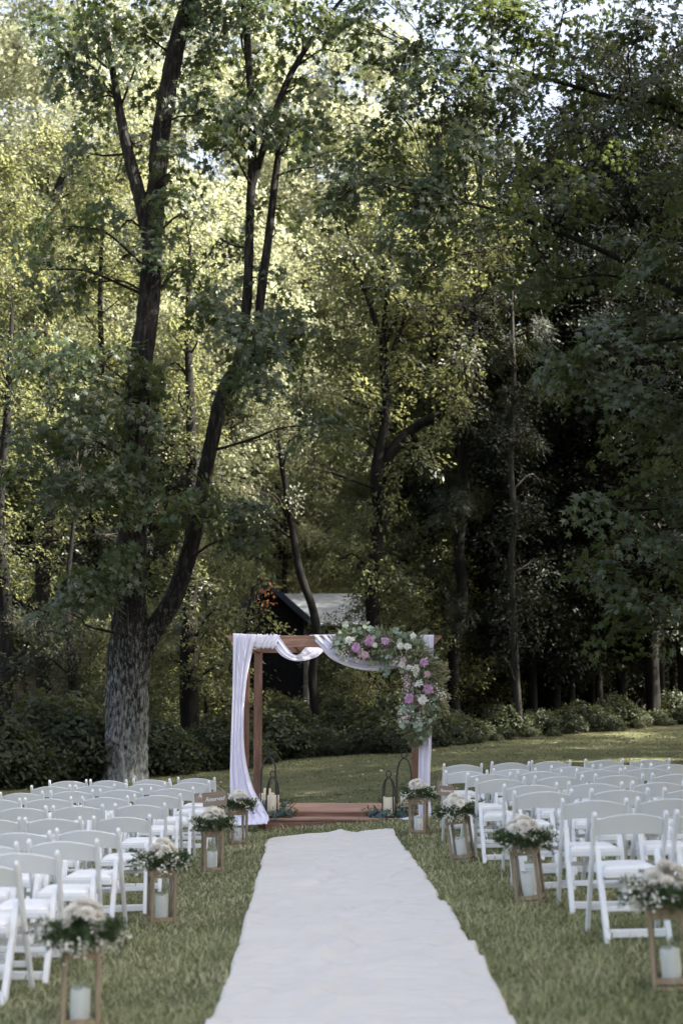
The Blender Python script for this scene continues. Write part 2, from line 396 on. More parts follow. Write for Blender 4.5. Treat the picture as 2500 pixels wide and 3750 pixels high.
def bark_trunk(path, rad, base, name, mat, parent, sides=64, per_m=22, amp=.07, flare=.0):
    L = np.sum(np.linalg.norm(np.diff(path, axis=0), axis=1)); n = max(8, int(L * per_m))
    p = smooth_path(path, n); r = np.interp(np.linspace(0, 1, n), np.linspace(0, 1, len(rad)), rad)
    pts, t, U, W = frames(p); a = np.linspace(0, 2 * math.pi, sides, endpoint=False)
    A, Z = np.meshgrid(a, np.linspace(0, L, n)); K = sides / 4
    q = A / (2 * math.pi)
    d = np.abs(vnoise(q * 30 + .9 * vnoise(q * 5, Z * 2, 3, 5), Z * 1.9, 1, 30) - .5) * 2
    d2 = vnoise(q * 44, Z * 7, 2, 44); d3 = vnoise(q * 4, Z * .7, 5, 4)
    disp = 1 + amp * (d - .4) + amp * .5 * (d2 - .5) + .10 * (d3 - .5)
    if flare: disp *= 1 + flare * np.exp(-Z / .35) * (1 + .4 * np.cos(A * 5 + 1))
    V = pts[:, None] + (r[:, None] * disp)[..., None] * (np.cos(A)[..., None] * U[:, None] + np.sin(A)[..., None] * W[:, None])
    V = V.reshape(-1, 3) - np.asarray(base)
    i, j = np.meshgrid(np.arange(n - 1), np.arange(sides), indexing='ij'); k = (j + 1) % sides
    F = np.stack([i * sides + j, i * sides + k, (i + 1) * sides + k, (i + 1) * sides + j], -1).reshape(-1, 4)
    return link(name, fast_mesh(name, V, F, True), mat, parent)

def px_path(lst, Y):
    """(px, py, width px[, extra distance]) list -> points and radii at distance Y"""
    pts = []; rad = []
    for q in lst:
        y = Y + (q[3] if len(q) > 3 else 0); pts.append(P(q[0], q[1], y)); rad.append(q[2] / 2 / scale_at(y))
    return np.array(pts), np.array(rad)

def explicit_tree(name, label, cat, paths, clusters, tmpl, leaf, lmat, bmat, Y, per=34, sr=.45, detail=False, parts=0,
                  group=None, sprays_per_m2=3.0, seed=1, up=.55, out=.6, limb_r=.05, sink=.25, autotop=1.0, sleeve=0):
    g = np.random.default_rng(seed)
    p0, r0 = px_path(paths[0], Y)
    gb = float(gz(p0[0][0], p0[0][1])); p0 = np.vstack([[p0[0][0], p0[0][1], gb - sink], p0[1:]]) if p0[0][2] < gb + 1.0 else np.vstack([[p0[0][0], p0[0][1], gb - sink], p0]); 
    r0 = np.concatenate([[r0[0]], r0]) if len(r0) < len(p0) else r0
    base = np.array([p0[0][0], p0[0][1], gb])
    root = thing(name, label, cat, base, group=group)
    skel = []
    for i, pp in enumerate(paths):
        pts, rad = (p0, r0) if i == 0 else px_path(pp, Y)
        if not detail: pts = pts + g.normal(size=pts.shape) * np.array([.07, .07, 0]) * (np.arange(len(pts)) > 0)[:, None]
        if detail: bark_trunk(pts, rad, base, 'trunk' if i == 0 else 'limb', bmat, root, 100 if i == 0 else 52, 22, .17, .25 if i == 0 else 0)
        else: bark_trunk(pts, rad, base, 'trunk' if i == 0 else 'limb', bmat, root, 14, 3.5, .10, .15 if i == 0 else 0)
        sp = smooth_path(pts, 40); rr = np.interp(np.linspace(0, 1, 40), np.linspace(0, 1, len(rad)), rad)
        skel.append(np.hstack([sp, rr[:, None]]))
    skel = np.vstack(skel)
    LP = []; tw = []; limbs = []
    clusters = list(clusters)
    for k in range(sleeve):                        # short leafy shoots and ivy all along the trunk
        q = skel[g.integers(6, 38)]; d_ = q[:3] - CAM; fw = d_[1] * math.cos(TILT) + d_[2] * math.sin(TILT)
        px_ = 1250 + FPX * d_[0] / fw; py_ = 1875 - FPX * (d_[2] * math.cos(TILT) - d_[1] * math.sin(TILT)) / fw; sc_ = scale_at(q[1])
        clusters.append((px_ + g.normal() * .35 * sc_, py_, (.35 + .3 * g.random()) * sc_, (.3 + .3 * g.random()) * sc_, q[1] - .15 + g.normal() * .3, .45, 1.2))
    for i, pp in enumerate(paths):
        if autotop <= 0: break
        e = pp[-1]; y = Y + (e[3] if len(e) > 3 else 0); sc_ = scale_at(y)
        for k in range(5 if i == 0 else 3):
            clusters.append((e[0] + g.normal() * .55 * sc_, e[1] + (.2 + g.normal() * .6) * sc_ * (2.2 if i == 0 else 1), .75 * sc_, .45 * sc_, y + g.normal() * .6, .7, autotop))
    for c in clusters:
        px, py, rx, ry, Yc, dep, dens = c
        s = scale_at(Yc); cen = P(px, py, Yc); r3 = np.array([rx / s, dep, ry / s])
        n = max(2, int(math.pi * r3[0] * r3[2] * sprays_per_m2 * 1.5 * dens * (1 + dep * .35)))
        sc, sn = ellipsoid_sprays(cen, r3, n, g, out, up)
        LP.append(spray_leaves(sc, sn, sr * (.7 + .6 * g.random(n)), per, leaf, g))
        # limb from the nearest lower point of the trunk to the cluster
        dz = cen[2] - skel[:, 2]; cost = np.linalg.norm(skel[:, :3] - cen, axis=1) + np.where(dz < .3, 2.5, 0)
        k = int(np.argmin(cost)); a = skel[k, :3]; ra = min(skel[k, 3] * .5, limb_r * (.6 + .25 * np.linalg.norm(cen - a) / 2))
        mid = a * .5 + cen * .5 + np.array([0, 0, .12 * np.linalg.norm(cen - a)]) + g.normal(size=3) * .12
        lp = smooth_path([a, a * .8 + mid * .2 + g.normal(size=3) * .05, mid, mid * .4 + cen * .6 + g.normal(size=3) * .1, cen], 12)
        limbs.append(tube_arrays(lp - base, np.linspace(ra, .010, 12), 6))
        st = lp[g.integers(4, 12, n)]; tw.append(twig_mesh(st - base, sc - base, np.full(n, .011), np.full(n, .004), g))
    if limbs:
        for lv, lf in limbs: link('limb', fast_mesh('limb', lv, lf, True), bmat, root)
        tv, tf = merge(tw); tag(link('twigs', fast_mesh('twigs', tv, tf), M['twig'], root), kind='stuff')
    if LP:
        pos, nn, dd, ss = [np.concatenate(q) for q in zip(*LP)]
        if parts:
            # the leaves that show largest: nearest the lens and inside the frame
            dvec = pos - CAM; fwd = dvec[:, 1] * math.cos(TILT) + dvec[:, 2] * math.sin(TILT)
            u = dvec[:, 0] / fwd; v = (dvec[:, 2] * math.cos(TILT) - dvec[:, 1] * math.sin(TILT)) / fwd
            inside = (np.abs(u) < .235) & (np.abs(v) < .355)
            face = np.abs(np.sum(unit(nn) * unit(dvec), 1))
            sc_ = np.where(inside, ss * face / fwd, 0); idx = np.argsort(-sc_)[:parts]
            leaf_objects(tmpl, lmat, root, base, pos[idx], nn[idx], dd[idx], ss[idx])
            keep = np.ones(len(pos), bool); keep[idx] = False; pos, nn, dd, ss = pos[keep], nn[keep], dd[keep], ss[keep]
        V, F = place(tmpl, pos - base, nn, dd, ss)
        tag(link('crown', fast_mesh('crown', V, F), lmat, root), kind='stuff')
    return root

def generic_tree(name, H, r0, crown0, crownR, ntw, tmpl, leaf, lmat, bmat, per=30, sr=.55, seed=1, lean=.03, cone=False, up=.7):
    """a whole forest tree at the origin: trunk, limbs, twigs, crown"""
    g = np.random.default_rng(seed)
    root = thing(name, '', 'tree')
    n = 9; zz = np.linspace(-.3, H * .97, n); w_ = np.cumsum(g.normal(size=(n, 2)) * lean * H / n, 0)
    w_[0] = 0; pts = np.stack([w_[:, 0], w_[:, 1], zz], 1); rad = np.linspace(r0, r0 * .12, n)
    bark_trunk(pts, rad, (0, 0, 0), 'trunk', bmat, root, 12, 1.6, .12, .2)
    sk = smooth_path(pts, 60); limbs = []; tw = []; LP = []
    nb = int(12 + H * .8)
    for i in range(nb):
        f = (i + g.random()) / nb; z0 = crown0 + (H - crown0) * f * .97; k = int(np.argmin(np.abs(sk[:, 2] - z0))); a = sk[k]
        az = i * 2.4 + g.normal() * .4
        if cone: L = crownR * (1 - f) * (.8 + .3 * g.random()) + .25; rise = .05 * L
        else: L = crownR * (math.sin(math.pi * (.18 + .72 * f)) ** .7) * (.65 + .5 * g.random()); rise = L * (.15 + .5 * f)
        e = a + np.array([math.cos(az) * L, math.sin(az) * L, rise]); m_ = a * .5 + e * .5 + np.array([0, 0, .1 * L])
        lp = smooth_path([a, m_, e], 7); limbs.append(tube_arrays(lp, np.linspace(max(.02, r0 * (1 - f) * .30), .012, 7), 4))
        ns = max(3, int(ntw / nb * (.5 + L / crownR)))
        u = .25 + .8 * g.random(ns); c = a + (e - a) * np.minimum(u, 1.05)[:, None] + g.normal(size=(ns, 3)) * np.array([.42, .42, .32]) * (.4 + .22 * L)
        nr = unit(np.column_stack([np.full(ns, math.cos(az)), np.full(ns, math.sin(az)), np.zeros(ns)])) * .5 + np.array([0, 0, up]) + g.normal(size=(ns, 3)) * .3
        LP.append(spray_leaves(c, nr, sr * (.7 + .6 * g.random(ns)), per, leaf, g, .5, .1))
        tw.append(twig_mesh(lp[g.integers(2, 7, ns)], c, np.full(ns, .014), np.full(ns, .005), g))
    lv, lf = merge(limbs); link('limbs', fast_mesh('limbs', lv, lf, True), bmat, root)
    tv, tf = merge(tw); tag(link('twigs', fast_mesh('twigs', tv, tf), M['twig'], root), kind='stuff')
    pos, nn, dd, ss = [np.concatenate(q) for q in zip(*LP)]
    V, F = place(tmpl, pos, nn, dd, ss); tag(link('crown', fast_mesh('crown', V, F), lmat, root), kind='stuff')
    return root

# ================================================================== THE SETTING
EDGE_PX = [(-700, 2930), (0, 2885), (360, 2855), (560, 2842), (700, 2830), (800, 2815), (1020, 2784), (1200, 2770), (1500, 2755), (1600, 2737), (2000, 2701), (2500, 2657), (2800, 2640)]
EDGE = np.array([G(*q) for q in EDGE_PX])
EDGE = np.vstack([[-60, EDGE[0][1] - 4, 0], EDGE, [60, EDGE[-1][1] + 3, 0]])
def edge_y(x): return np.interp(x, EDGE[:, 0], EDGE[:, 1])

def build_ground():
    xs = np.unique(np.concatenate([np.linspace(-250, -16, 16), np.linspace(-16, 18, 150), np.linspace(18, 250, 16)]))
    ys = np.unique(np.concatenate([np.linspace(-120, 0, 10), np.linspace(0, 46, 190), np.linspace(46, 120, 40), np.linspace(120, 700, 16)]))
    X, Y = np.meshgrid(xs, ys); Z = gz(X, Y)
    V = np.stack([X, Y, Z], -1).reshape(-1, 3); nx = len(xs)
    i, j = np.meshgrid(np.arange(len(ys) - 1), np.arange(nx - 1), indexing='ij')
    F = np.stack([i * nx + j, i * nx + j + 1, (i + 1) * nx + j + 1, (i + 1) * nx + j], -1).reshape(-1, 4)
    me = fast_mesh('ground', V, F, True)
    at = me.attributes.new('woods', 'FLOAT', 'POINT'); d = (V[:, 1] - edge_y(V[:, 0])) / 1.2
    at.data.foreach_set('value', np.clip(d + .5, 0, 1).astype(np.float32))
    m, n, l, b = new_mat('lawn')
    t = noise(n, l, 1.3, 6, .65); r = ramp(n, [(.30, (.10, .105, .055)), (.5, (.14, .145, .078)), (.66, (.19, .18, .105)), (.8, (.27, .23, .155))])
    t2 = noise(n, l, 55, 4, .7); r2 = ramp(n, [(.3, (.55, .55, .55)), (.7, (1.25, 1.25, 1.2))])
    mx = n.new('ShaderNodeMix'); mx.data_type = 'RGBA'; mx.blend_type = 'MULTIPLY'; mx.inputs[0].default_value = 1
    l.new(t.outputs['Fac'], r.inputs[0]); l.new(t2.outputs['Fac'], r2.inputs[0]); l.new(r.outputs[0], mx.inputs[6]); l.new(r2.outputs[0], mx.inputs[7])
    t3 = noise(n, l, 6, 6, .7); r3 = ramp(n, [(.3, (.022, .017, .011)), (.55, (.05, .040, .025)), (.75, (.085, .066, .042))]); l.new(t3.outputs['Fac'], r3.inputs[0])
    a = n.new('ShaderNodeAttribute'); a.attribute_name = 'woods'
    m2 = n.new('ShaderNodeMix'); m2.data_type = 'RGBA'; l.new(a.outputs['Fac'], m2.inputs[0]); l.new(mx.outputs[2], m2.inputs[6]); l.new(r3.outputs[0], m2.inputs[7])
    l.new(m2.outputs[2], b.inputs['Base Color']); b.inputs['Roughness'].default_value = .95; b.inputs['Specular IOR Level'].default_value = .1
    bump(n, l, t2.outputs['Fac'], b, .8, .03)
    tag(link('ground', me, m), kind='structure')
build_ground()

# runner outline on the ground, from the photograph
RL = [(975, 3086), (959, 3157), (930, 3264), (891, 3378), (867, 3497), (822, 3623), (799, 3692), (765, 3746)]
RR = [(1446, 3056), (1492, 3130), (1549, 3195), (1618, 3306), (1672, 3363), (1727, 3480), (1752, 3493), (1794, 3570), (1848, 3684), (1874, 3750)]
RLw = np.array([G(*q) for q in RL]); RRw = np.array([G(*q) for q in RR])
RLw = np.vstack([RLw, RLw[-1] + (RLw[-1] - RLw[-3]) / np.linalg.norm((RLw[-1] - RLw[-3])) * 4.2]); RRw = np.vstack([RRw, RRw[-1] + np.array([-.02, -4.2, 0])])
def runner_x(y):
    o = np.argsort(RLw[:, 1]); o2 = np.argsort(RRw[:, 1])
    return np.interp(y, RLw[o, 1], RLw[o, 0]), np.interp(y, RRw[o2, 1], RRw[o2, 0])
RTOP = max(RLw[0][1], RRw[0][1])

def build_grass():
    g = np.random.default_rng(3); n = 258000
    # even over the picture: more blades close to the lens
    y = 4.8 * np.exp(g.random(n) * math.log(38 / 4.8)); half = .262 * y + .5; x = (g.random(n) * 2 - 1) * half
    keep = y < edge_y(x) + .3
    xl, xr = runner_x(y); wav = .012 * np.sin(y * 9) + g.normal(size=n) * .012
    keep &= ~((x > xl + .015 + wav) & (x < xr - .015 + wav) & (y < RTOP - .06))
    keep &= ~((x > -.95) & (x < 1.0) & (y > 18.92) & (y < 20.8))
    pm = vnoise(x * 1.7, y * 1.7, 9); keep &= g.random(n) < .45 + .8 * pm
    x, y = x[keep], y[keep]; n = len(x); z = gz(x, y) - .004
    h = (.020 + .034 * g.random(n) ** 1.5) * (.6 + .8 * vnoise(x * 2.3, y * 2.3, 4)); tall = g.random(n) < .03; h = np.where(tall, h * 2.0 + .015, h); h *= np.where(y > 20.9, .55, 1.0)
    wd = (.0022 + .0022 * g.random(n)) * (1 + .085 * np.maximum(y - 5, 0)); az = g.random(n) * 2 * math.pi
    lean = .5 + 1.2 * g.random(n)
    d = np.stack([np.cos(az), np.sin(az), np.zeros(n)], 1); s_ = np.stack([-np.sin(az), np.cos(az), np.zeros(n)], 1)
    p = np.stack([x, y, z], 1); up = np.array([0, 0, 1.0])
    a = p - s_ * wd[:, None]; b = p + s_ * wd[:, None]
    mid = p + (up * .62 + d * lean[:, None] * .30) * h[:, None]; c = mid - s_ * wd[:, None] * .7; e = mid + s_ * wd[:, None] * .7
    tip = p + (up * .95 + d * lean[:, None]) * h[:, None]
    V = np.stack([a, b, e, c, tip], 1)
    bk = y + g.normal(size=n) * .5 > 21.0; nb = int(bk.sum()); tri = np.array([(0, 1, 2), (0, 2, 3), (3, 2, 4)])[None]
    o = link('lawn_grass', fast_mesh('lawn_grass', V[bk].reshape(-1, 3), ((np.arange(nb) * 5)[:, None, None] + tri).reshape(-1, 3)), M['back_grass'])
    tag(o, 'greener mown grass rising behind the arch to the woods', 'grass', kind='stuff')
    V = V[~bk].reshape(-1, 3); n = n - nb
    F = ((np.arange(n) * 5)[:, None, None] + np.array([(0, 1, 2), (0, 2, 3), (3, 2, 4)])[None]).reshape(-1, 3)
    o = link('grass', fast_mesh('grass', V, F), M['grass']); tag(o, 'short mown grass with dry straw tints along the aisle', 'grass', kind='stuff')
    # fallen leaves lying on the lawn behind the arch
    k = 420; y = 20.8 + g.random(k) * 14; x = (g.random(k) * 2 - 1) * .25 * y; ok = y < edge_y(x); x, y = x[ok], y[ok]; k = len(x)
    pos = np.stack([x, y, gz(x, y) + .02], 1); nr = np.array([0, 0, 1.0]) + g.normal(size=(k, 3)) * .35
    V, F = place(OVAL, pos, nr, g.normal(size=(k, 3)), .05 + .05 * g.random(k))
    tag(link('fallen_leaves', fast_mesh('fallen_leaves', V, F), M['litter']), 'scattered dry fallen leaves on the lawn behind the arch', 'leaves', kind='stuff')
build_grass()

# ================================================================== BUILDINGS BEHIND THE TREES
def cladding_mat(name, a, b_): return mottled(name, [(.3, a), (.7, b_)], 3, .75, .2)
M['siding'] = cladding_mat('siding', (.28, .235, .18), (.36, .30, .235))
M['charcoal'] = cladding_mat('charcoal', (.006, .006, .007), (.012, .012, .014))
M['metal_roof'] = mottled('metal_roof', [(.3, (.15, .165, .18)), (.7, (.21, .225, .245))], 2, .5, .4)
M['trim_blue'] = cladding_mat('trim_blue', (.035, .042, .06), (.05, .06, .085))
M['window_blind'] = mottled('window_blind', [(.3, (.42, .36, .30)), (.7, (.52, .46, .39))], 3, .4, .5)

def build_cabin():
    Y = 45.0; x0 = P(-420, 2300, Y)[0]; x1 = P(705, 2300, Y)[0]; D = 5.0
    zb = float(gz((x0 + x1) / 2, Y)) - .4; ze = P(600, 2292, Y)[2]; zr = P(600, 2185, Y + D / 2)[2]
    t = thing('cabin', 'low tan board cabin with pale metal roof behind the forked tree', 'cabin', ((x0 + x1) / 2, Y, zb))
    cx_ = (x0 + x1) / 2; L = x1 - x0; H = ze - zb
    wall = MB().box((0, .1, H / 2), (L, .2, H)).box((0, D - .1, H / 2), (L, .2, H)).box((-L / 2 + .1, D / 2, H / 2), (.2, D - .4, H)).box((L / 2 - .1, D / 2, H / 2), (.2, D - .4, H)).build('wall', M['siding'], t)
    bt = None
    for i in range(int(L / .42)):
        x = -L / 2 + .2 + i * .42
        o = MB().box((x, -.018, H / 2), (.05, .036, H)).build('batten', M['siding'], wall) if bt is None else link('batten', bt.data, None, wall)
        if bt is None: bt = o; bx = x
        else: o.location.x = x - bx
    for s_, y0 in ((1, -.45), (-1, D + .45)):
        d = D / 2 - y0; rf = MB(); a = [(-L / 2 - .35, y0, H - .08), (L / 2 + .35, y0, H - .08), (L / 2 + .35, D / 2, zr - zb), (-L / 2 - .35, D / 2, zr - zb)]
        V = a + [(q[0], q[1], q[2] + .07) for q in a]
        rf.add(V, [(0, 1, 2, 3), (7, 6, 5, 4), (0, 4, 5, 1), (1, 5, 6, 2), (2, 6, 7, 3), (3, 7, 4, 0)]); r_ = rf.build('roof', M['metal_roof'], t)
        if s_ == 1:
            for i in range(int(L / .45)):
                x = -L / 2 + i * .45
                MB().bar((x, y0 + .01, H + .005), (x, D / 2, zr - zb + .085), .03, .04).build('seam', M['metal_roof'], r_)
    for pl, pr, pt, pb in ((-10, 50, 2312, 2432), (655, 690, 2368, 2450)):
        a = P(pl, pt, Y); b = P(pr, pb, Y); w_ = b[0] - a[0]; h_ = a[2] - b[2]; c = ((a[0] + b[0]) / 2 - cx_, -.05, (a[2] + b[2]) / 2 - zb)
        wn = MB().box((c[0], c[1] + .02, c[2]), (w_, .03, h_)).build('window', M['window_blind'], t)
        f = MB()
        for sx in (-1, 1): f.box((c[0] + sx * w_ / 2, c[1] - .012, c[2]), (.09, .07, h_ + .18))
        for sz in (-1, 1): f.box((c[0], c[1] - .02, c[2] + sz * h_ / 2), (w_ + .14, .075, .10))
        f.build('window_frame', M['trim_blue'], wn)
        MB().box((c[0], c[1] - .01, c[2]), (w_, .05, .025)).build('glazing_bar', M['trim_blue'], wn)
build_cabin()

def build_barn():
    Y = 54.0; ap = P(988, 2143, Y); er = P(1122, 2262, Y); half = er[0] - ap[0]; zb = float(gz(ap[0], Y)) - .3; D = 9.0
    t = thing('barn', 'black gabled barn end among the trees beyond the arch', 'barn', (ap[0], Y, zb))
    he = er[2] - zb; ha = ap[2] - zb
    MB().add([(-half + .1, 0, 0), (half - .1, 0, 0), (half - .1, 0, he - .1), (0, 0, ha - .1), (-half + .1, 0, he - .1), (-half + .1, D, 0), (half - .1, D, 0), (half - .1, D, he - .1), (0, D, ha - .1), (-half + .1, D, he - .1)],
             [(0, 1, 2, 3, 4), (9, 8, 7, 6, 5), (1, 6, 7, 2), (0, 4, 9, 5)]).build('wall', M['charcoal'], t)
    for s_ in (-1, 1):
        a = [(0, -.5, ha), (s_ * (half + .25), -.5, he - .22), (s_ * (half + .25), D, he - .22), (0, D, ha)]
        V = a + [(q[0], q[1], q[2] + .09) for q in a]
        MB().add(V, [(0, 1, 2, 3), (7, 6, 5, 4), (0, 4, 5, 1), (1, 5, 6, 2), (2, 6, 7, 3), (3, 7, 4, 0)]).build('roof', M['metal_roof'], t)
        MB().bar((0, -.53, ha - .02), (s_ * (half + .25), -.53, he - .24), .05, .22, (0, 1, 0)).build('bargeboard', M['trim_blue'], t)
    for k in range(9):
        x = -half + .3 + k * (2 * half - .6) / 8; zt = ha - (ha - he) * abs(x) / half - .2
        MB().box((x, -.02, zt / 2), (.035, .04, zt)).build('batten', M['charcoal'], t)
    # low open shed with a pale metal roof just beyond
    Y2 = 66.0; a = P(1010, 2180, Y2 + 4); b = P(1470, 2292, Y2); zb2 = float(gz(b[0], Y2)) - .3
    t2 = thing('shed', 'long pale metal shed roof half hidden beyond the black barn', 'shed', ((a[0] + b[0]) / 2, Y2, zb2))
    L = b[0] - a[0]; z0 = b[2] - zb2; z1 = a[2] - zb2
    q = [(-L / 2, 0, z0), (L / 2, 0, z0), (L / 2 - .8, 4, z1), (-L / 2 + .4, 4, z1)]; V = q + [(c[0], c[1], c[2] + .08) for c in q]
    MB().add(V, [(0, 1, 2, 3), (7, 6, 5, 4), (0, 4, 5, 1), (1, 5, 6, 2), (2, 6, 7, 3), (3, 7, 4, 0)]).build('roof', M['metal_roof'], t2)
    MB().box((0, 3.9, z1 / 2 - .1), (L - 1.4, .15, z1 - .2)).build('wall', M['charcoal'], t2)
    for k in range(5): MB().box((-L / 2 + .2 + k * (L - .4) / 4, .1, z0 / 2), (.15, .15, z0)).build('post', M['charcoal'], t2)
build_barn()

# ================================================================== TREES
Q = 2500 / 1568.0
def CL(lst, Y, dep=1.0, dens=1.0, jit=1.0):
    return [(x * Q, y * Q, rx * Q, ry * Q, Y + random.uniform(-jit, jit), dep, dens) for x, y, rx, ry in lst]

# the forked sweetgum beside the chairs
A_clusters = CL([(600, 110, 60, 45), (640, 290, 70, 40), (560, 200, 50, 40), (700, 180, 60, 40), (620, 500, 60, 40), (720, 370, 60, 36), (680, 60, 50, 30), (780, 120, 60, 34), (620, -20, 90, 40)], 28.0, 1.1, .6, .8) + \
    CL([(200, 1345, 105, 52), (290, 1290, 70, 36), (140, 1400, 45, 25)], 26.6, .7, 1.3, .4) + \
    CL([(250, 1110, 115, 50), (130, 1120, 70, 45), (330, 1100, 60, 55), (430, 1190, 90, 42), (540, 1175, 90, 42), (590, 1245, 60, 35), (470, 1140, 60, 30)], 26.8, .8, 1.15, .6) + \
    CL([(90, 1000, 90, 60), (200, 950, 110, 60), (330, 960, 50, 40), (330, 870, 80, 50), (240, 830, 110, 55), (120, 850, 90, 60), (50, 1100, 60, 50), (560, 760, 105, 62), (650, 800, 70, 45), (480, 700, 80, 60)], 27.3, 1.1, 1.0, 1.0) + \
    CL([(420, 620, 65, 45), (340, 590, 70, 40), (200, 640, 110, 45), (90, 620, 70, 50), (250, 500, 95, 40), (150, 520, 80, 40), (420, 480, 70, 40), (520, 560, 70, 45), (600, 640, 60, 40)], 27.6, 1.2, .75, 1.2) + \
    CL([(330, 330, 80, 45), (220, 230, 110, 60), (300, 160, 90, 40), (150, 130, 80, 40), (440, 230, 70, 50), (520, 330, 70, 50), (500, 90, 60, 50), (330, 60, 80, 40), (200, 360, 70, 35), (400, 390, 55, 45), (420, -40, 140, 60), (250, -120, 160, 70), (520, -160, 150, 70)], 27.8, 1.4, .8, 1.4)
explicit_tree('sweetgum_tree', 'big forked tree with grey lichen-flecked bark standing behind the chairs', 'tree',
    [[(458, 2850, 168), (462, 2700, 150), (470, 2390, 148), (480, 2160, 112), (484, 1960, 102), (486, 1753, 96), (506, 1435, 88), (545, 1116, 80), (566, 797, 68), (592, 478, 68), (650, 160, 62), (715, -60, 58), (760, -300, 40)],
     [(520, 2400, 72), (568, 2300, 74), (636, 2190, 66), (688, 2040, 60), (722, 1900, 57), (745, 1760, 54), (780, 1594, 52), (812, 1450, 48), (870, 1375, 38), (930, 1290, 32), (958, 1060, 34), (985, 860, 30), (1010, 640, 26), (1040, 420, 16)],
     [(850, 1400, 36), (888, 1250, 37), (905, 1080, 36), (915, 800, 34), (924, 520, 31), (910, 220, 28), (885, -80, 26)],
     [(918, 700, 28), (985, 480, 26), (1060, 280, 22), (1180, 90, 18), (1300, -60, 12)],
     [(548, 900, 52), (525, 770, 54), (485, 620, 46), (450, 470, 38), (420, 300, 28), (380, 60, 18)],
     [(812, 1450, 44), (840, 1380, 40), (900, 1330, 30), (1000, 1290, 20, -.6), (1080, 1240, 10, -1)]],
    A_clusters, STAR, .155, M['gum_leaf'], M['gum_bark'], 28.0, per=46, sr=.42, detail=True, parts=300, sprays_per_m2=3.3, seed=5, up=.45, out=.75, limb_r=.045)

# the two sweetgums rooted right of the lawn, branches reaching over it
B1 = CL([(1450, 1225, 100, 45), (1390, 1320, 85, 45), (1490, 1400, 90, 50), (1540, 1290, 80, 60), (1330, 1180, 55, 30), (1510, 1120, 90, 50), (1420, 1440, 55, 28), (1560, 1180, 60, 60)], 20.5, .8, 1.4, .6) + \
    CL([(1460, 930, 110, 70), (1380, 800, 110, 60), (1520, 760, 100, 70), (1560, 1000, 60, 80), (1260, 850, 70, 40), (1540, 600, 90, 70)], 21.5, 1.2, 1.5, .8) + \
    CL([(1700, 1100, 160, 160), (1750, 700, 200, 200), (1720, 300, 200, 160), (1850, 1300, 160, 120), (1900, 900, 200, 200)], 21.5, 1.8, .7, 1.5)
explicit_tree('sweetgum_tree', 'dark leafy tree beside the lawn with star-shaped leaves hanging low over it', 'tree',
    [[(3300, 2700, 120), (3280, 2000, 105), (3250, 1200, 90), (3200, 500, 70), (3150, -200, 40)]], B1, STAR, .135, M['gum_leaf'], M['bark'], 21.5, per=46, sr=.42, parts=300, sprays_per_m2=3.3, seed=8, up=.55, out=.75)
B2 = CL([(820, 60, 70, 36), (950, 110, 80, 36), (1100, 130, 80, 36), (1225, 100, 70, 36), (1120, 10, 90, 40), (1340, 90, 80, 36), (880, 0, 80, 36), (1280, 330, 60, 40), (1200, 200, 60, 34), (1180, 50, 70, 30), (720, 20, 60, 30)], 26.5, 1.0, 2.1, .8) + CL([(1420, 580, 120, 60), (1530, 440, 80, 70), (1260, 630, 100, 45), (1150, 490, 100, 45), (1010, 440, 110, 48), (890, 425, 110, 50), (780, 455, 80, 40), (950, 505, 90, 32), (860, 350, 90, 40), (1060, 360, 100, 42), (1310, 440, 90, 45)], 25.5, 1.0, 1.7, .8) + \
    CL([(1400, 310, 120, 48), (1510, 210, 110, 60), (1310, 160, 110, 45), (1150, 240, 70, 45), (1010, 190, 90, 48), (880, 150, 80, 45), (1460, 60, 140, 50), (1190, 40, 80, 32), (1010, 50, 70, 40), (910, 260, 80, 48), (790, 300, 50, 40), (1300, 20, 80, 40)], 26.5, 1.2, 1.4, 1.0) + \
    CL([(1700, 500, 200, 160), (1400, -120, 260, 100), (1750, 100, 220, 180), (1050, -140, 220, 80)], 27, 1.8, .6, 1.5)
explicit_tree('sweetgum_tree', 'tall tree whose long grey-green boughs spread high above the arch', 'tree',
    [[(2960, 2660, 110), (2940, 2000, 96), (2880, 1400, 84), (2800, 800, 64), (2700, 200, 44), (2600, -300, 20)],
     [(2890, 1500, 44), (2600, 1150, 32, -.5), (2250, 940, 22, -1), (1900, 790, 15, -1.4), (1600, 720, 8, -1.6)],
     [(2800, 800, 40), (2500, 420, 26), (2200, 350, 18), (1900, 270, 13), (1600, 260, 7)]],
    B2, STAR, .14, M['gum_leaf'], M['bark'], 26.5, per=46, sr=.45, parts=0, sprays_per_m2=3.0, seed=12, up=.6, out=.7, sleeve=26)

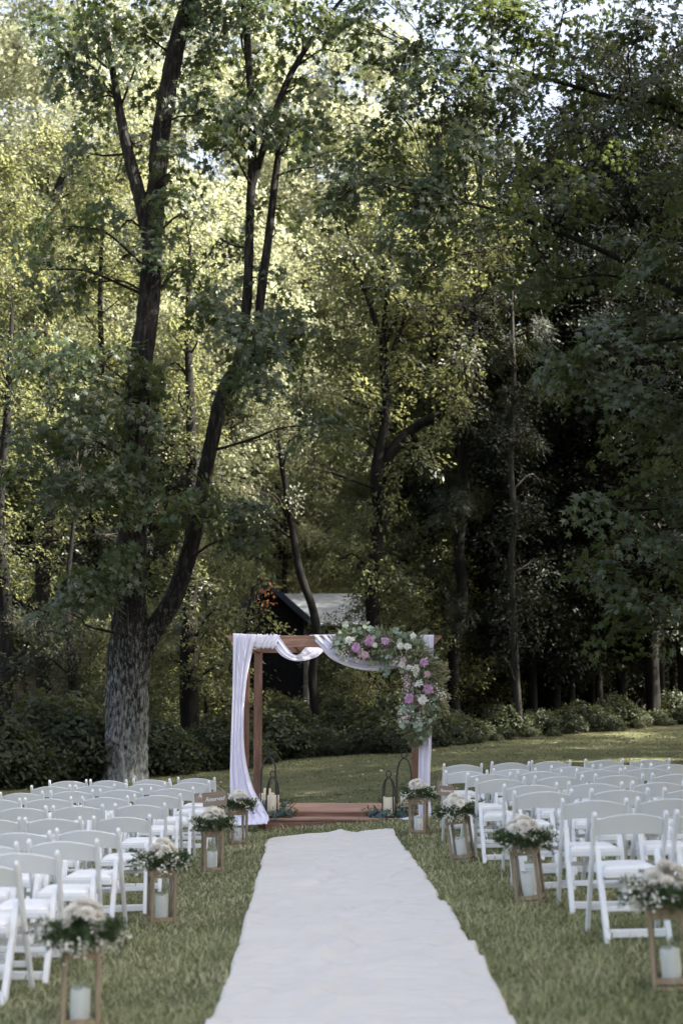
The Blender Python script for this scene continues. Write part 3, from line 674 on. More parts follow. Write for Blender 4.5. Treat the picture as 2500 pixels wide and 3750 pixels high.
# vase-shaped tree behind the arch
C_cl = CL([(780, 1000, 100, 50), (880, 960, 80, 50), (700, 1080, 80, 42), (800, 880, 100, 50), (930, 860, 90, 50), (730, 920, 70, 40), (950, 1070, 60, 36), (820, 1210, 70, 45), (770, 1280, 50, 45), (900, 1340, 60, 40), (1020, 1000, 60, 40)], 35.5, 1.3, .95, 1.0) + \
    CL([(960, 720, 90, 45), (850, 660, 90, 50), (1000, 620, 80, 40), (780, 640, 60, 50), (1080, 640, 70, 45), (900, 560, 80, 40), (700, 620, 50, 40), (1040, 780, 80, 50), (880, 780, 80, 40)], 37, 1.6, .75, 1.2)
explicit_tree('woodland_tree', 'dark crooked tree with a limb bent over, directly behind the arch', 'tree',
    [[(1345, 2680, 62), (1355, 2400, 54), (1368, 2150, 50), (1382, 1900, 52), (1395, 1740, 50), (1405, 1500, 34), (1412, 1290, 28), (1420, 1050, 22), (1440, 800, 12)],
     [(1392, 1770, 44), (1430, 1650, 44), (1500, 1570, 38), (1570, 1535, 34), (1640, 1500, 24), (1740, 1440, 12)],
     [(1412, 1290, 22), (1340, 1080, 18), (1280, 930, 12), (1250, 820, 8)], [(1412, 1250, 20), (1520, 1060, 16), (1640, 920, 12), (1800, 820, 7)], [(1410, 1350, 18), (1480, 1150, 14), (1520, 980, 9)]],
    C_cl, OVAL, .115, M['mid_leaf'], M['bark'], 36.0, per=52, sr=.5, sprays_per_m2=3.2, seed=21, sleeve=8)
# leaning pale-leaved tree
explicit_tree('woodland_tree', 'slender leaning tree with pale grey foliage in front of the barn', 'tree',
    [[(1185, 2700, 36), (1168, 2500, 34), (1150, 2350, 33), (1124, 2230, 32), (1086, 2090, 30), (1052, 1900, 24), (1030, 1650, 18), (1020, 1480, 9)]],
    CL([(640, 965, 90, 42), (560, 985, 55, 36), (690, 1010, 60, 32), (620, 920, 60, 25)], 32.5, .8, 1.5, .4) + CL([(600, 1180, 60, 40), (660, 1150, 60, 36), (560, 1130, 50, 40)], 33, .8, .9), OVAL, .075, M['pale_leaf'], M['bark'], 34.0, per=44, sr=.38, sprays_per_m2=3.4, seed=25)
# ivy-clad trunk
explicit_tree('woodland_tree', 'ivy-covered dark trunk between the forked tree and the arch', 'tree',
    [[(700, 2720, 74), (702, 2400, 68), (700, 2000, 52), (715, 1600, 38), (708, 1200, 24), (720, 900, 10)]],
    CL([(435, 1420, 36, 70), (440, 1540, 34, 80), (480, 1440, 30, 60), (510, 1400, 30, 80), (515, 1530, 26, 70)], 33, .35, 1.8, .3) + CL([(440, 900, 80, 60), (400, 750, 90, 60), (480, 480, 90, 70), (440, 1330, 50, 50)], 34, 1.2, .7), OVAL, .085, M['mid_leaf'], M['bark'], 33.5, per=36, sr=.34, sprays_per_m2=3.2, seed=27, sleeve=22)
# sapling with yellow-green leaves against the barn, orange winged seeds
explicit_tree('sapling', 'bushy sunlit sapling growing just behind the arch corner', 'tree',
    [[(870, 2740, 26), (880, 2500, 22), (900, 2300, 16), (930, 2150, 8)]],
    CL([(590, 1400, 36, 30), (560, 1440, 36, 40), (600, 1330, 30, 30), (545, 1520, 30, 60), (570, 1600, 40, 50), (620, 1440, 30, 16)], 31, .6, 1.8, .4), OVAL, .095, M['mid_leaf'], M['bark'], 31.0, per=30, sr=.3, sprays_per_m2=4, seed=28, autotop=0)
explicit_tree('sapling', 'thin sapling hung with orange seed clusters before the barn', 'tree',
    [[(935, 2740, 9), (938, 2600, 8), (936, 2470, 7), (955, 2330, 6), (978, 2170, 4)]],
    CL([(605, 1365, 12, 10), (618, 1390, 10, 14), (625, 1352, 8, 6), (600, 1385, 6, 8)], 30.5, .15, 3, .1), OVAL, .075, M['orange_leaf'], M['bark'], 30.5, per=7, sr=.14, sprays_per_m2=4, seed=29, autotop=0)
# pines
D_cl = CL([(1090, 950, 55, 42), (1130, 1000, 45, 25), (1180, 930, 60, 34), (1100, 700, 85, 36), (1160, 800, 60, 34), (1060, 870, 36, 24), (1210, 1000, 60, 26), (1250, 900, 60, 40), (1040, 690, 50, 24), (1180, 660, 70, 34), (1140, 560, 70, 30), (1230, 770, 60, 34)], 37, 1.0, 1.3, .8)
explicit_tree('pine_tree', 'dark pine with tufted boughs behind the flowered arch corner', 'tree',
    [[(1664, 2660, 50), (1668, 2420, 44), (1684, 2200, 42), (1690, 2000, 40), (1706, 1800, 37), (1709, 1600, 34), (1738, 1200, 28), (1756, 700, 20), (1775, 300, 10)]], D_cl, NEEDLE, .17, M['needle'], M['bark'], 38.0, per=190, sr=.36, sprays_per_m2=3.0, seed=31, sleeve=14)
explicit_tree('woodland_tree', 'thin pale grey trunk standing alone at the woods edge', 'tree',
    [[(1902, 2660, 34), (1884, 2450, 27), (1880, 2250, 25), (1866, 2050, 24), (1872, 1900, 23), (1863, 1700, 24), (1874, 1400, 18), (1866, 1100, 12), (1872, 900, 6)]],
    CL([(1190, 1180, 50, 40), (1230, 1300, 60, 50), (1150, 1380, 50, 60), (1130, 1250, 50, 50), (1180, 1500, 60, 40), (1240, 1120, 60, 40)], 37, 1.0, 1.0), OVAL, .10, M['dark_leaf'], M['grey_bark'], 36.5, per=36, sr=.45, sprays_per_m2=2.6, seed=33, sleeve=24)
# cedar, nearly black
explicit_tree('cedar_tree', 'dense nearly black cedar left in deep shade beside the forked tree', 'tree',
    [[(250, 2800, 40), (255, 2500, 34), (262, 2200, 24), (268, 1900, 12)]],
    CL([(190, 1420, 80, 60), (170, 1500, 100, 60), (150, 1590, 110, 60), (70, 1520, 70, 70), (210, 1340, 50, 40), (60, 1430, 60, 50), (10, 1600, 60, 60), (110, 1650, 110, 40), (220, 1620, 60, 60)], 31.5, .9, 1.7, .5), NEEDLE, .12, M['dark_leaf'], M['bark'], 32.0, per=150, sr=.36, sprays_per_m2=3.2, seed=35)
explicit_tree('woodland_tree', 'dark trunk before the cabin window', 'tree',
    [[(14, 2700, 56), (16, 2300, 50), (24, 1900, 44), (15, 1550, 32), (34, 1150, 14)]], CL([(30, 1250, 70, 60), (60, 1180, 60, 40), (-40, 1000, 100, 80)], 36, 1.2, .9), OVAL, .10, M['mid_leaf'], M['bark'], 36.0, per=34, sr=.45, sprays_per_m2=2.4, seed=37, sleeve=18)
explicit_tree('woodland_tree', 'dark straight trunk behind the low star-leaved boughs', 'tree',
    [[(168, 2700, 60), (166, 2100, 54), (172, 1900, 46), (186, 1550, 30), (180, 1150, 12)]], CL([(150, 1220, 50, 50), (200, 1180, 50, 40), (70, 760, 80, 60)], 38, 1.2, .8), OVAL, .10, M['mid_leaf'], M['bark'], 38.0, per=34, sr=.45, sprays_per_m2=2.4, seed=39, sleeve=18)

explicit_tree('woodland_tree', 'leaning trunk bending through the bright leaves beyond the forked tree', 'tree',
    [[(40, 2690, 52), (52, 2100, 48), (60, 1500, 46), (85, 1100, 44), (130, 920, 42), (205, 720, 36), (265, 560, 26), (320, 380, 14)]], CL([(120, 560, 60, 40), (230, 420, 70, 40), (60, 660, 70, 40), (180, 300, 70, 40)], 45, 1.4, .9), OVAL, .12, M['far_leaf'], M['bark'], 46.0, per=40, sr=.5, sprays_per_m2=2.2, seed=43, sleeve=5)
# generic woodland trees, then copies of them
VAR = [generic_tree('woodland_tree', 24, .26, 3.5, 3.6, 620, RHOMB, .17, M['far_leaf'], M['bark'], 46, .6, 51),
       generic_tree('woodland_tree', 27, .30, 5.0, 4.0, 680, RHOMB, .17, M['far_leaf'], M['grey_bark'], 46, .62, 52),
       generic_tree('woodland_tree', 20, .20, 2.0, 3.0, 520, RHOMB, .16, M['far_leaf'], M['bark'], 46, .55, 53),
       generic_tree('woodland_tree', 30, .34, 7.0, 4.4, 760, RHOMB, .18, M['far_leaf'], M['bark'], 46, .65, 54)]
MID = [generic_tree('woodland_tree', 18, .22, 2.5, 3.2, 640, OVAL, .13, M['mid_leaf'], M['bark'], 50, .5, 61),
       generic_tree('woodland_tree', 21, .26, 4.5, 3.4, 700, OVAL, .13, M['mid_leaf'], M['bark'], 50, .5, 62)]
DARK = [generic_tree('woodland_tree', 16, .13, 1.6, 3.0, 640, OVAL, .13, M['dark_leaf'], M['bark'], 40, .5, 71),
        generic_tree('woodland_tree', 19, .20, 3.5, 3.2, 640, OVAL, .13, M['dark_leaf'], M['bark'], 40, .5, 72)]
UND = [generic_tree('sapling', 5.5, .045, .6, 1.5, 230, OVAL, .10, M['mid_leaf'], M['bark'], 28, .36, 81),
       generic_tree('sapling', 4.0, .035, .4, 1.2, 170, OVAL, .10, M['mid_leaf'], M['bark'], 28, .34, 82)]
DARKU = [generic_tree('sapling', 6.0, .06, .3, 2.0, 300, OVAL, .13, M['dark_leaf'], M['bark'], 34, .42, 85)]
used = set()
def put(var, x, y, sc=1.0, label='', group=None, rz=None):
    rz = random.uniform(0, 6.28) if rz is None else rz; loc = (x, y, float(gz(x, y)))
    if id(var) not in used:
        used.add(id(var)); var.location = loc; var.rotation_euler = (0, 0, rz); var.scale = (sc,) * 3; o = var
        tag(o, label, 'tree', group)
    else: o = dup(var, loc, rz, sc, label, group)
    return o
rnd = random.Random(4)
NUM = ['first', 'second', 'third', 'fourth', 'fifth', 'sixth', 'seventh', 'eighth', 'ninth', 'tenth', 'eleventh', 'twelfth', 'thirteenth', 'fourteenth', 'fifteenth', 'sixteenth', 'seventeenth', 'eighteenth']
def pxx(px, Y): return (px - 1250) / FPX * Y
k = 0
for row, (Y0, n, lo, hi) in enumerate(((52, 5, -300, 1750), (61, 6, -300, 1850), (72, 6, -300, 1950), (86, 5, 300, 2300))):
    for i in range(n):
        px = lo + (hi - lo) * (i + rnd.uniform(.2, .8)) / n; Y = Y0 + rnd.uniform(-3.5, 3.5)
        if (Y0 < 60 and 480 < px < 1500) or (Y0 == 61 and 700 < px < 1650): Y += 77 - Y0
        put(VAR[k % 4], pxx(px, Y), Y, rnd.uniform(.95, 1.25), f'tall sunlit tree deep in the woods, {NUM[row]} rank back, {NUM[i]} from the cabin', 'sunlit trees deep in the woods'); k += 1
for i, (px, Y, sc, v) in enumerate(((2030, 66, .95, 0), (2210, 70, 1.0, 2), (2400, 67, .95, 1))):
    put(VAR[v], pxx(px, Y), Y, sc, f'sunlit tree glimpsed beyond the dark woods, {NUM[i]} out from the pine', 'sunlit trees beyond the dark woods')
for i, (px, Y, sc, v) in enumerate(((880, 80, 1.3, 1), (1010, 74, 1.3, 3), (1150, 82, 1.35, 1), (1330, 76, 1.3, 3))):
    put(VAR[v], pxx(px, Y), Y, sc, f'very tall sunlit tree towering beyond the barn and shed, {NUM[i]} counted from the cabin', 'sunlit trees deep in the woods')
for i, (px, Y, sc, v) in enumerate(((-150, 40, 1.0, 0), (80, 47, .95, 1), (330, 43, .9, 1), (600, 49, .75, 0), (1470, 44, .85, 1), (1560, 41, .85, 1), (1610, 47, .9, 0), (1760, 45, .95, 1))):
    put(MID[v], pxx(px, Y), Y, sc, f'mid-green tree just inside the woods edge, {NUM[i]} from the cabin', 'trees just inside the woods edge')
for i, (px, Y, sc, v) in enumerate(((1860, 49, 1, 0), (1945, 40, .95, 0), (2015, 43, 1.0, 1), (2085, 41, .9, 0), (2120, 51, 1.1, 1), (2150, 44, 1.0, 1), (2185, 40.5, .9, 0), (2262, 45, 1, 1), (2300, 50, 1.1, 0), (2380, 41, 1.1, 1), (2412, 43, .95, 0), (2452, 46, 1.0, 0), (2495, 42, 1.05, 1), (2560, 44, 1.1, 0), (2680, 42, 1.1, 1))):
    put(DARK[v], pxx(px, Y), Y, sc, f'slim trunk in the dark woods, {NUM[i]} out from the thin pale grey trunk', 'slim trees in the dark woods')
for i, (px, Y, sc, v) in enumerate(((330, 33, .8, 1), (400, 36, 1.1, 1), (560, 38, .7, 0), (640, 35, .5, 1), (760, 36, .9, 0), (780, 39, .6, 0), (1010, 34.5, .26, 0), (1080, 35.5, .3, 1), (1245, 36, .58, 0), (1310, 34, .5, 1), (1420, 36.5, .75, 0), (1500, 38, .9, 1), (1580, 39, 1, 0), (1780, 41, .9, 1))):
    put(UND[v], pxx(px, Y), Y, sc, f'young leafy sapling in the undergrowth, {NUM[i]} from the black cedar', 'saplings at the woods edge')
for i, (px, Y, sc) in enumerate(((-60, 43, .62), (110, 45, .6), (300, 42.5, .58), (545, 44, .55), (1500, 46, .6), (1630, 44, .58), (1760, 42, .6))):
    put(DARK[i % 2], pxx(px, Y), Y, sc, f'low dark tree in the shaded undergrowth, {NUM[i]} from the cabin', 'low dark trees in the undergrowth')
for i, (x, y) in enumerate(((15.5, 45), (17.5, 51), (19.5, 56))):  # unseen trees added out of frame to keep sun off the thicket
    put(DARK[i % 2], x, y, 1.15, f'unseen slim tree added to shade the dark woods corner, {NUM[i]} back', 'slim trees in the dark woods')
for i, px in enumerate((1700, 1790, 1830, 1880, 1960, 2000, 2040, 2120, 2160, 2200, 2290, 2330, 2370, 2450, 2500, 2540)):
    put(DARKU[0], pxx(px, 48 + (i * 5) % 9), 48 + (i * 5) % 9, rnd.uniform(.8, 1.15), f'shadowy thicket sapling among the dark trunks, {NUM[i]} from the pine', 'thicket saplings in the dark woods')
# unseen trees outside the frame, added on the sunny side to shade the chairs
for i, (x, y, sc, v) in enumerate( ((9.5, 15.5, .95, 0), (11.5, 10.5, 1.0, 1), (10.5, 5.0, .95, 0), (14, 18.5, 1.05, 1), (15, 13, 1.0, 0), (13.5, 24, 1.0, 1), (12, 0.5, 1.0, 1), (16.5, 7, 1.1, 0), (11, -4, 1.0, 0), (15, 1.5, 1.05, 1), (13, 13, 1.0, 0), (12.5, 6.5, .95, 1), (16, -3, 1.1, 0), (10.5, 19.5, .9, 1), (18, 16, 1.1, 1), (14, 28, 1.0, 0), (15, 32.5, 1.0, 1), (16, 36.5, 1.0, 0), (18, 22, 1.1, 1), (19, 28, 1.1, 0), (12.5, 21.5, .95, 0), (17, 11, 1.1, 1), (8.6, 4.8, .75, 0), (9.6, 6.8, .9, 1), (9.2, 2.4, .85, 0), (9.6, 9, .85, 1), (8.4, 7.6, .7, 0))):
    put(MID[v], x, y, sc, 'unseen leafy tree added to shade the chairs from the open-lawn side', 'unseen trees shading the lawn')

# ================================================================== SHRUBS ALONG THE WOODS EDGE
def shrub(name, Rr, H, n, per, leaf, mat, seed, tmpl=OVAL):
    g = np.random.default_rng(seed); root = thing(name, '', 'shrub')
    th = g.random(n) * 2 * math.pi; rr = np.sqrt(g.random(n)) * Rr; f = g.random(n) ** .7
    c = np.stack([np.cos(th) * rr, np.sin(th) * rr, .08 + H * f * (1 - .55 * (rr / Rr) ** 2)], 1)
    nr = np.stack([np.cos(th) * .55, np.sin(th) * .55, np.full(n, .75)], 1) + g.normal(size=(n, 3)) * .25
    pos, nn, dd, ss = spray_leaves(c, nr, .17 * (.7 + .6 * g.random(n)), per, leaf, g, .4, .05)
    pos[:, 2] = np.maximum(pos[:, 2], .02)
    V, F = place(tmpl, pos, nn, dd, ss); tag(link('foliage', fast_mesh('foliage', V, F), mat, root), kind='stuff')
    a = np.stack([np.cos(th) * rr * .4, np.sin(th) * rr * .4, np.full(n, -.03)], 1)[::2]
    tv, tf = twig_mesh(a, c[::2], np.full(len(a), .009), np.full(len(a), .003), g); tag(link('stems', fast_mesh('stems', tv, tf), M['twig'], root), kind='stuff')
    return root
SH = [shrub('shrub', 1.0, 1.25, 230, 15, .125, M['shrub_leaf'], 91), shrub('shrub', 1.2, 1.0, 250, 15, .115, M['shrub_leaf'], 92), shrub('shrub', .8, .8, 190, 15, .10, M['shrub_leaf'], 93)]
SH_L = {0: 'leafy broad-leaved shrub at the edge of the lawn', }
su = set()
def put_shrub(v, px, dy, sc, label, group):
    x = np.interp(px, [q[0] for q in EDGE_PX], EDGE[1:-1, 0]); y = float(edge_y(x)) + dy; x = x * y / float(edge_y(x)); loc = (x, y, float(gz(x, y)) - .03)
    if v not in su:
        su.add(v); o = SH[v]; o.location = loc; o.scale = (sc,) * 3; o.rotation_euler = (0, 0, rnd.uniform(0, 6.28)); tag(o, label, 'shrub', group)
    else: dup(SH[v], loc, rnd.uniform(0, 6.28), sc, label, group)
RK = ['front', 'second', 'third']
for i, px in enumerate(range(-120, 440, 95)):
    for r_ in range(3): put_shrub((i + r_) % 2, px + rnd.uniform(-30, 30), .5 + r_ * 1.0, rnd.uniform(.8, 1.3), f'tall shrub behind the forked-tree side chairs, {RK[r_]} rank, {NUM[6 - i - 1] if i < 6 else NUM[6]} from the trunk', 'shrubs behind the forked tree side chairs')
for i, px in enumerate(range(540, 1000, 75)):
    for r_ in range(2): put_shrub((i + r_) % 3, px + rnd.uniform(-35, 35), rnd.uniform(.2, .9) + r_ * 1.1, rnd.uniform(.4, .9), f'leafy shrub between forked tree and arch, {RK[r_]} rank, {NUM[i]} from the tree', 'shrubs between forked tree and arch')
for i, px in enumerate(range(1000, 1640, 70)):
    for r_ in range(3): put_shrub((i + r_) % 3, px + rnd.uniform(-35, 35), rnd.uniform(.1, .7) + r_ * 1.0, rnd.uniform(.3, .6) + .2 * r_, f'leafy shrub seen through the arch, {RK[r_]} rank, {NUM[i]} from its bare-post side', 'shrubs behind the arch')
for i, px in enumerate(range(1650, 2620, 75)):
    for r_ in range(2): put_shrub((i + r_) % 3, px + rnd.uniform(-35, 35), rnd.uniform(.1, 1.0) + r_ * 1.3, rnd.uniform(.2, .5) + .25 * r_, f'low shrub below the dark woods, {RK[r_]} rank, {NUM[i]} from the arch', 'low shrubs below the dark woods')

def far_belt():
    g = np.random.default_rng(77); n = 70000
    px = g.random(n) * 3600 - 550; Y = 100 + g.random(n) * 25; x = pxx(px, Y)
    top = 9 + 7 * vnoise(x * .12, Y * 0 + 3, 6) + 4 * vnoise(x * .4, Y * 0, 7)
    z = gz(x, Y) + g.random(n) * top
    V, F = place(RHOMB, np.stack([x, Y, z], 1), g.normal(size=(n, 3)) + np.array([0, -.4, .5]), g.normal(size=(n, 3)), .45 + .35 * g.random(n))
    tag(link('distant_woods', fast_mesh('distant_woods', V, F), M['mid_leaf']), 'distant hazy mass of woodland far beyond the buildings', 'woods', kind='stuff')
far_belt()

# ================================================================== AISLE RUNNER
def build_runner():
    ny, nx = 600, 72; y0 = 2.8
    tl, tr = RLw[0], RRw[0]
    t = np.linspace(0, 1, ny); u = np.linspace(0, 1, nx); U, T = np.meshgrid(u, t)
    ytop = tl[1] + (tr[1] - tl[1]) * U + .16 * np.sin(math.pi * U) * np.where(U > .0, 1, 1)
    Yg = y0 + (ytop - y0) * T
    xl, xr = runner_x(np.minimum(Yg, np.minimum(tl[1], tr[1])))
    xl = np.where(Yg > tl[1], tl[0], xl)
    sd_ = np.where(U > .5, 3.0, 11.0); jag = .022 * (vnoise(Yg * 2.1, sd_, 51) - .5) + .014 * (np.floor(vnoise(Yg * 6.0, sd_, 52) * 3) / 3 - .4) + .008 * (vnoise(Yg * 26, sd_, 53) - .5)
    X = xl + (xr - xl) * U + (U - .5) * 2 * jag
    # wrinkles: long low ripples running across, sharper creases along the middle
    w1 = vnoise(X * 1.6 + Yg * .7, Yg * 3.4 + X * 1.5, 31); w2 = vnoise(X * 3.5 - Yg * 1.2, Yg * 6.5 + 2.2 * X, 32); w3 = vnoise(X * 9, Yg * 12, 33)
    cr = np.exp(-((X - .12 * np.sin(Yg * 1.3) + .02) / .16) ** 2) * (vnoise(X * 7, Yg * 3.5, 34) - .4)
    Z = gz(X, Yg) + .026 + .040 * (w1 - .5) + .07 * np.abs(w2 - .5) * (.4 + vnoise(X * 1.3, Yg * .9, 36)) + .007 * w3 + .065 * cr + .03 * np.maximum(0, vnoise(X * 2.2 + Yg * .5, Yg * 9 + X * 3, 37) - .62)
    rd = vnoise(X * 1.1 + Yg * .35 + 7, Yg * 1.9 + X * .8, 61); rd2 = vnoise(X * 2.0 - Yg * .5, Yg * 3.3 + X * 1.4 + 3, 62)
    Z = Z + .017 * np.exp(-np.abs(rd - .5) / .018) + .014 * np.exp(-np.abs(rd2 - .45) / .03)
    step = ((U > .5) & (Yg < RRw[5][1])) | ((U <= .5) & (Yg < RLw[4][1] - .02)); Z += np.where(step, .010, 0)
    Z = np.where((U < .012) | (U > .988), gz(X, Yg) + .008, Z)
    V = np.stack([X, Yg, Z], -1).reshape(-1, 3)
    i, j = np.meshgrid(np.arange(ny - 1), np.arange(nx - 1), indexing='ij')
    F = np.stack([i * nx + j, i * nx + j + 1, (i + 1) * nx + j + 1, (i + 1) * nx + j], -1).reshape(-1, 4)
    o = link('aisle_runner', fast_mesh('aisle_runner', V, F, True), M['runner'])
    tag(o, 'wrinkled white fabric aisle runner laid on the grass towards the arch', 'runner')
build_runner()

# ================================================================== WOODEN ARCH AND PLATFORM
YF, YB = 18.95, 20.85                       # front and rear post lines
ZB = P(1225, 2371, YF)[2]; BH = .155        # underside and height of the beams
XL_F = P(896, 2700, YF)[0]; XR_F = P(1553, 2700, YF)[0]
XL_B = P(944, 2700, YB)[0]; XR_B = P(1521, 2700, YB)[0]
XL = (XL_F + XL_B) / 2 ; XR = (XR_F + XR_B) / 2
ARCH_C = (XL_F + XR_F) / 2
def build_arch():
    t = thing('wooden_arch', 'reddish wooden ceremony arch of four posts and beams', 'arch', (ARCH_C, YF, 0)); o_ = Vector((ARCH_C, YF, 0))
    PW = .115
    for x, y in ((XL_F, YF), (XR_F, YF), (XL_B, YB), (XR_B, YB)):
        zb = min(-.12, float(gz(x, y)) - .06) if y < 20 else .0
        MB().box(Vector((x, y, (ZB + zb) / 2)) - o_, (PW, PW, ZB - zb)).build('post', M['cedar_v'], t, bevel=.006)
    for y, e0, e1 in ((YF - .035, P(832, 2330, YF)[0], P(1615, 2330, YF)[0]), (YB, XL_B - .28, XR_B + .28)):
        th = .055; cut = .12
        V = []
        for yy in (y - th / 2, y + th / 2): V += [(e0, yy, ZB + BH), (e1, yy, ZB + BH), (e1, yy, ZB + BH - .02), (e1 - cut, yy, ZB), (e0 + cut, yy, ZB), (e0, yy, ZB + BH - .02)]
        V = [Vector(q) - o_ for q in V]
        MB().add(V, [(5, 4, 3, 2, 1, 0), (6, 7, 8, 9, 10, 11)] + [(i, (i + 1) % 6, 6 + (i + 1) % 6, 6 + i) for i in range(6)]).build('beam', M['cedar'], t, bevel=.004)
    for xf, xb in ((XL_F, XL_B), (XR_F, XR_B)):
        MB().bar(Vector((xf, YF + .01, ZB + BH * .52)) - o_, Vector((xb, YB - .035, ZB + BH * .52)) - o_, .05, BH * .9).build('side_beam', M['cedar'], t)
    xm = P(1088, 2380, (YF + YB) / 2)[0]
    MB().bar(Vector((xm, YF + .01, ZB + BH * .5)) - o_, Vector((xm, YB - .035, ZB + BH * .5)) - o_, .045, BH * .85).build('rafter', M['cedar'], t)
build_arch()

def plank(parent, o_, x0, x1, y0, y1, z0, z1, name='plank'):
    MB().box(Vector(((x0 + x1) / 2, (y0 + y1) / 2, (z0 + z1) / 2)) - Vector(o_), (x1 - x0, y1 - y0, z1 - z0)).build(name, M['deck' if 'plank' in name else 'cedar'], parent, bevel=.004)
PX0 = P(940, 2960, 19.25)[0]; PX1 = P(1545, 2960, 19.25)[0]; LX0 = P(968, 3000, 18.95)[0]; LX1 = P(1457, 3000, 18.95)[0]
Z1, Z2 = .085, .165
def build_platform():
    o_ = (0, 18.95, 0); t = thing('wooden_platform', 'low two-step cedar platform under the arch', 'platform', o_)
    y = 19.22; n = 9; pw = (20.72 - y) / n
    for i in range(n): plank(t, o_, PX0, PX1, y + i * pw + .003, y + (i + 1) * pw - .003, Z2 - .03, Z2)
    plank(t, o_, PX0 + .02, PX1 - .02, 19.245, 19.28, -.12, Z2 - .032, 'riser')
    for i in range(2): plank(t, o_, LX0, LX1, 18.92 + i * .16, 18.92 + i * .16 + .152, Z1 - .03, Z1, 'step_plank')
    plank(t, o_, LX0 + .015, LX1 - .015, 18.945, 18.98, -.14, Z1 - .032, 'riser')
    for x in (LX0 + .03, LX1 - .03): plank(t, o_, x - .015, x + .015, 18.983, 19.24, -.14, Z1 - .034, 'step_side')
    for x in (PX0 + .03, PX1 - .03): plank(t, o_, x - .015, x + .015, 19.283, 20.70, -.14, Z2 - .034, 'platform_side')
build_platform()

# ------------------------------------------------------------------ drapery
def sheet(fl, fr, Y, nu, nv, folds, amp, seed, mode='v', yoff=None):
    """pleated cloth between two picture-measured edges (fl, fr: lists of (px, py)) standing at distance Y"""
    g = np.random.default_rng(seed)
    a = smooth_path([(q[0], q[1], q[2] if len(q) > 2 else 0) for q in fl], nv); b = smooth_path([(q[0], q[1], q[2] if len(q) > 2 else 0) for q in fr], nv)
    u = np.linspace(0, 1, nu); V = np.zeros((nv, nu, 3))
    ph = g.random(4) * 6
    for i in range(nv):
        f = i / (nv - 1); A = P(a[i][0], a[i][1], Y + a[i][2]); B = P(b[i][0], b[i][1], Y + b[i][2]); wd = np.linalg.norm(B - A)
        uu = u + .03 * np.sin(u * 9 + ph[0] + f * 1.5) * np.sin(math.pi * u)
        q = A[None] + (B - A)[None] * uu[:, None]
        w_ = np.sin(u * folds * 2 * math.pi + ph[1] + .7 * np.sin(f * 4 + ph[2])) * .75 + .26 * np.sin(u * folds * 4.6 * math.pi + ph[3] + f * 2.2) + .04 * np.sin(u * folds * 9.1 + f * 3)
        q[:, 1] += w_ * min(amp, wd * .10); V[i] = q
    i, j = np.meshgrid(np.arange(nv - 1), np.arange(nu - 1), indexing='ij')
    F = np.stack([i * nu + j, i * nu + j + 1, (i + 1) * nu + j + 1, (i + 1) * nu + j], -1).reshape(-1, 4)
    return V.reshape(-1, 3), F
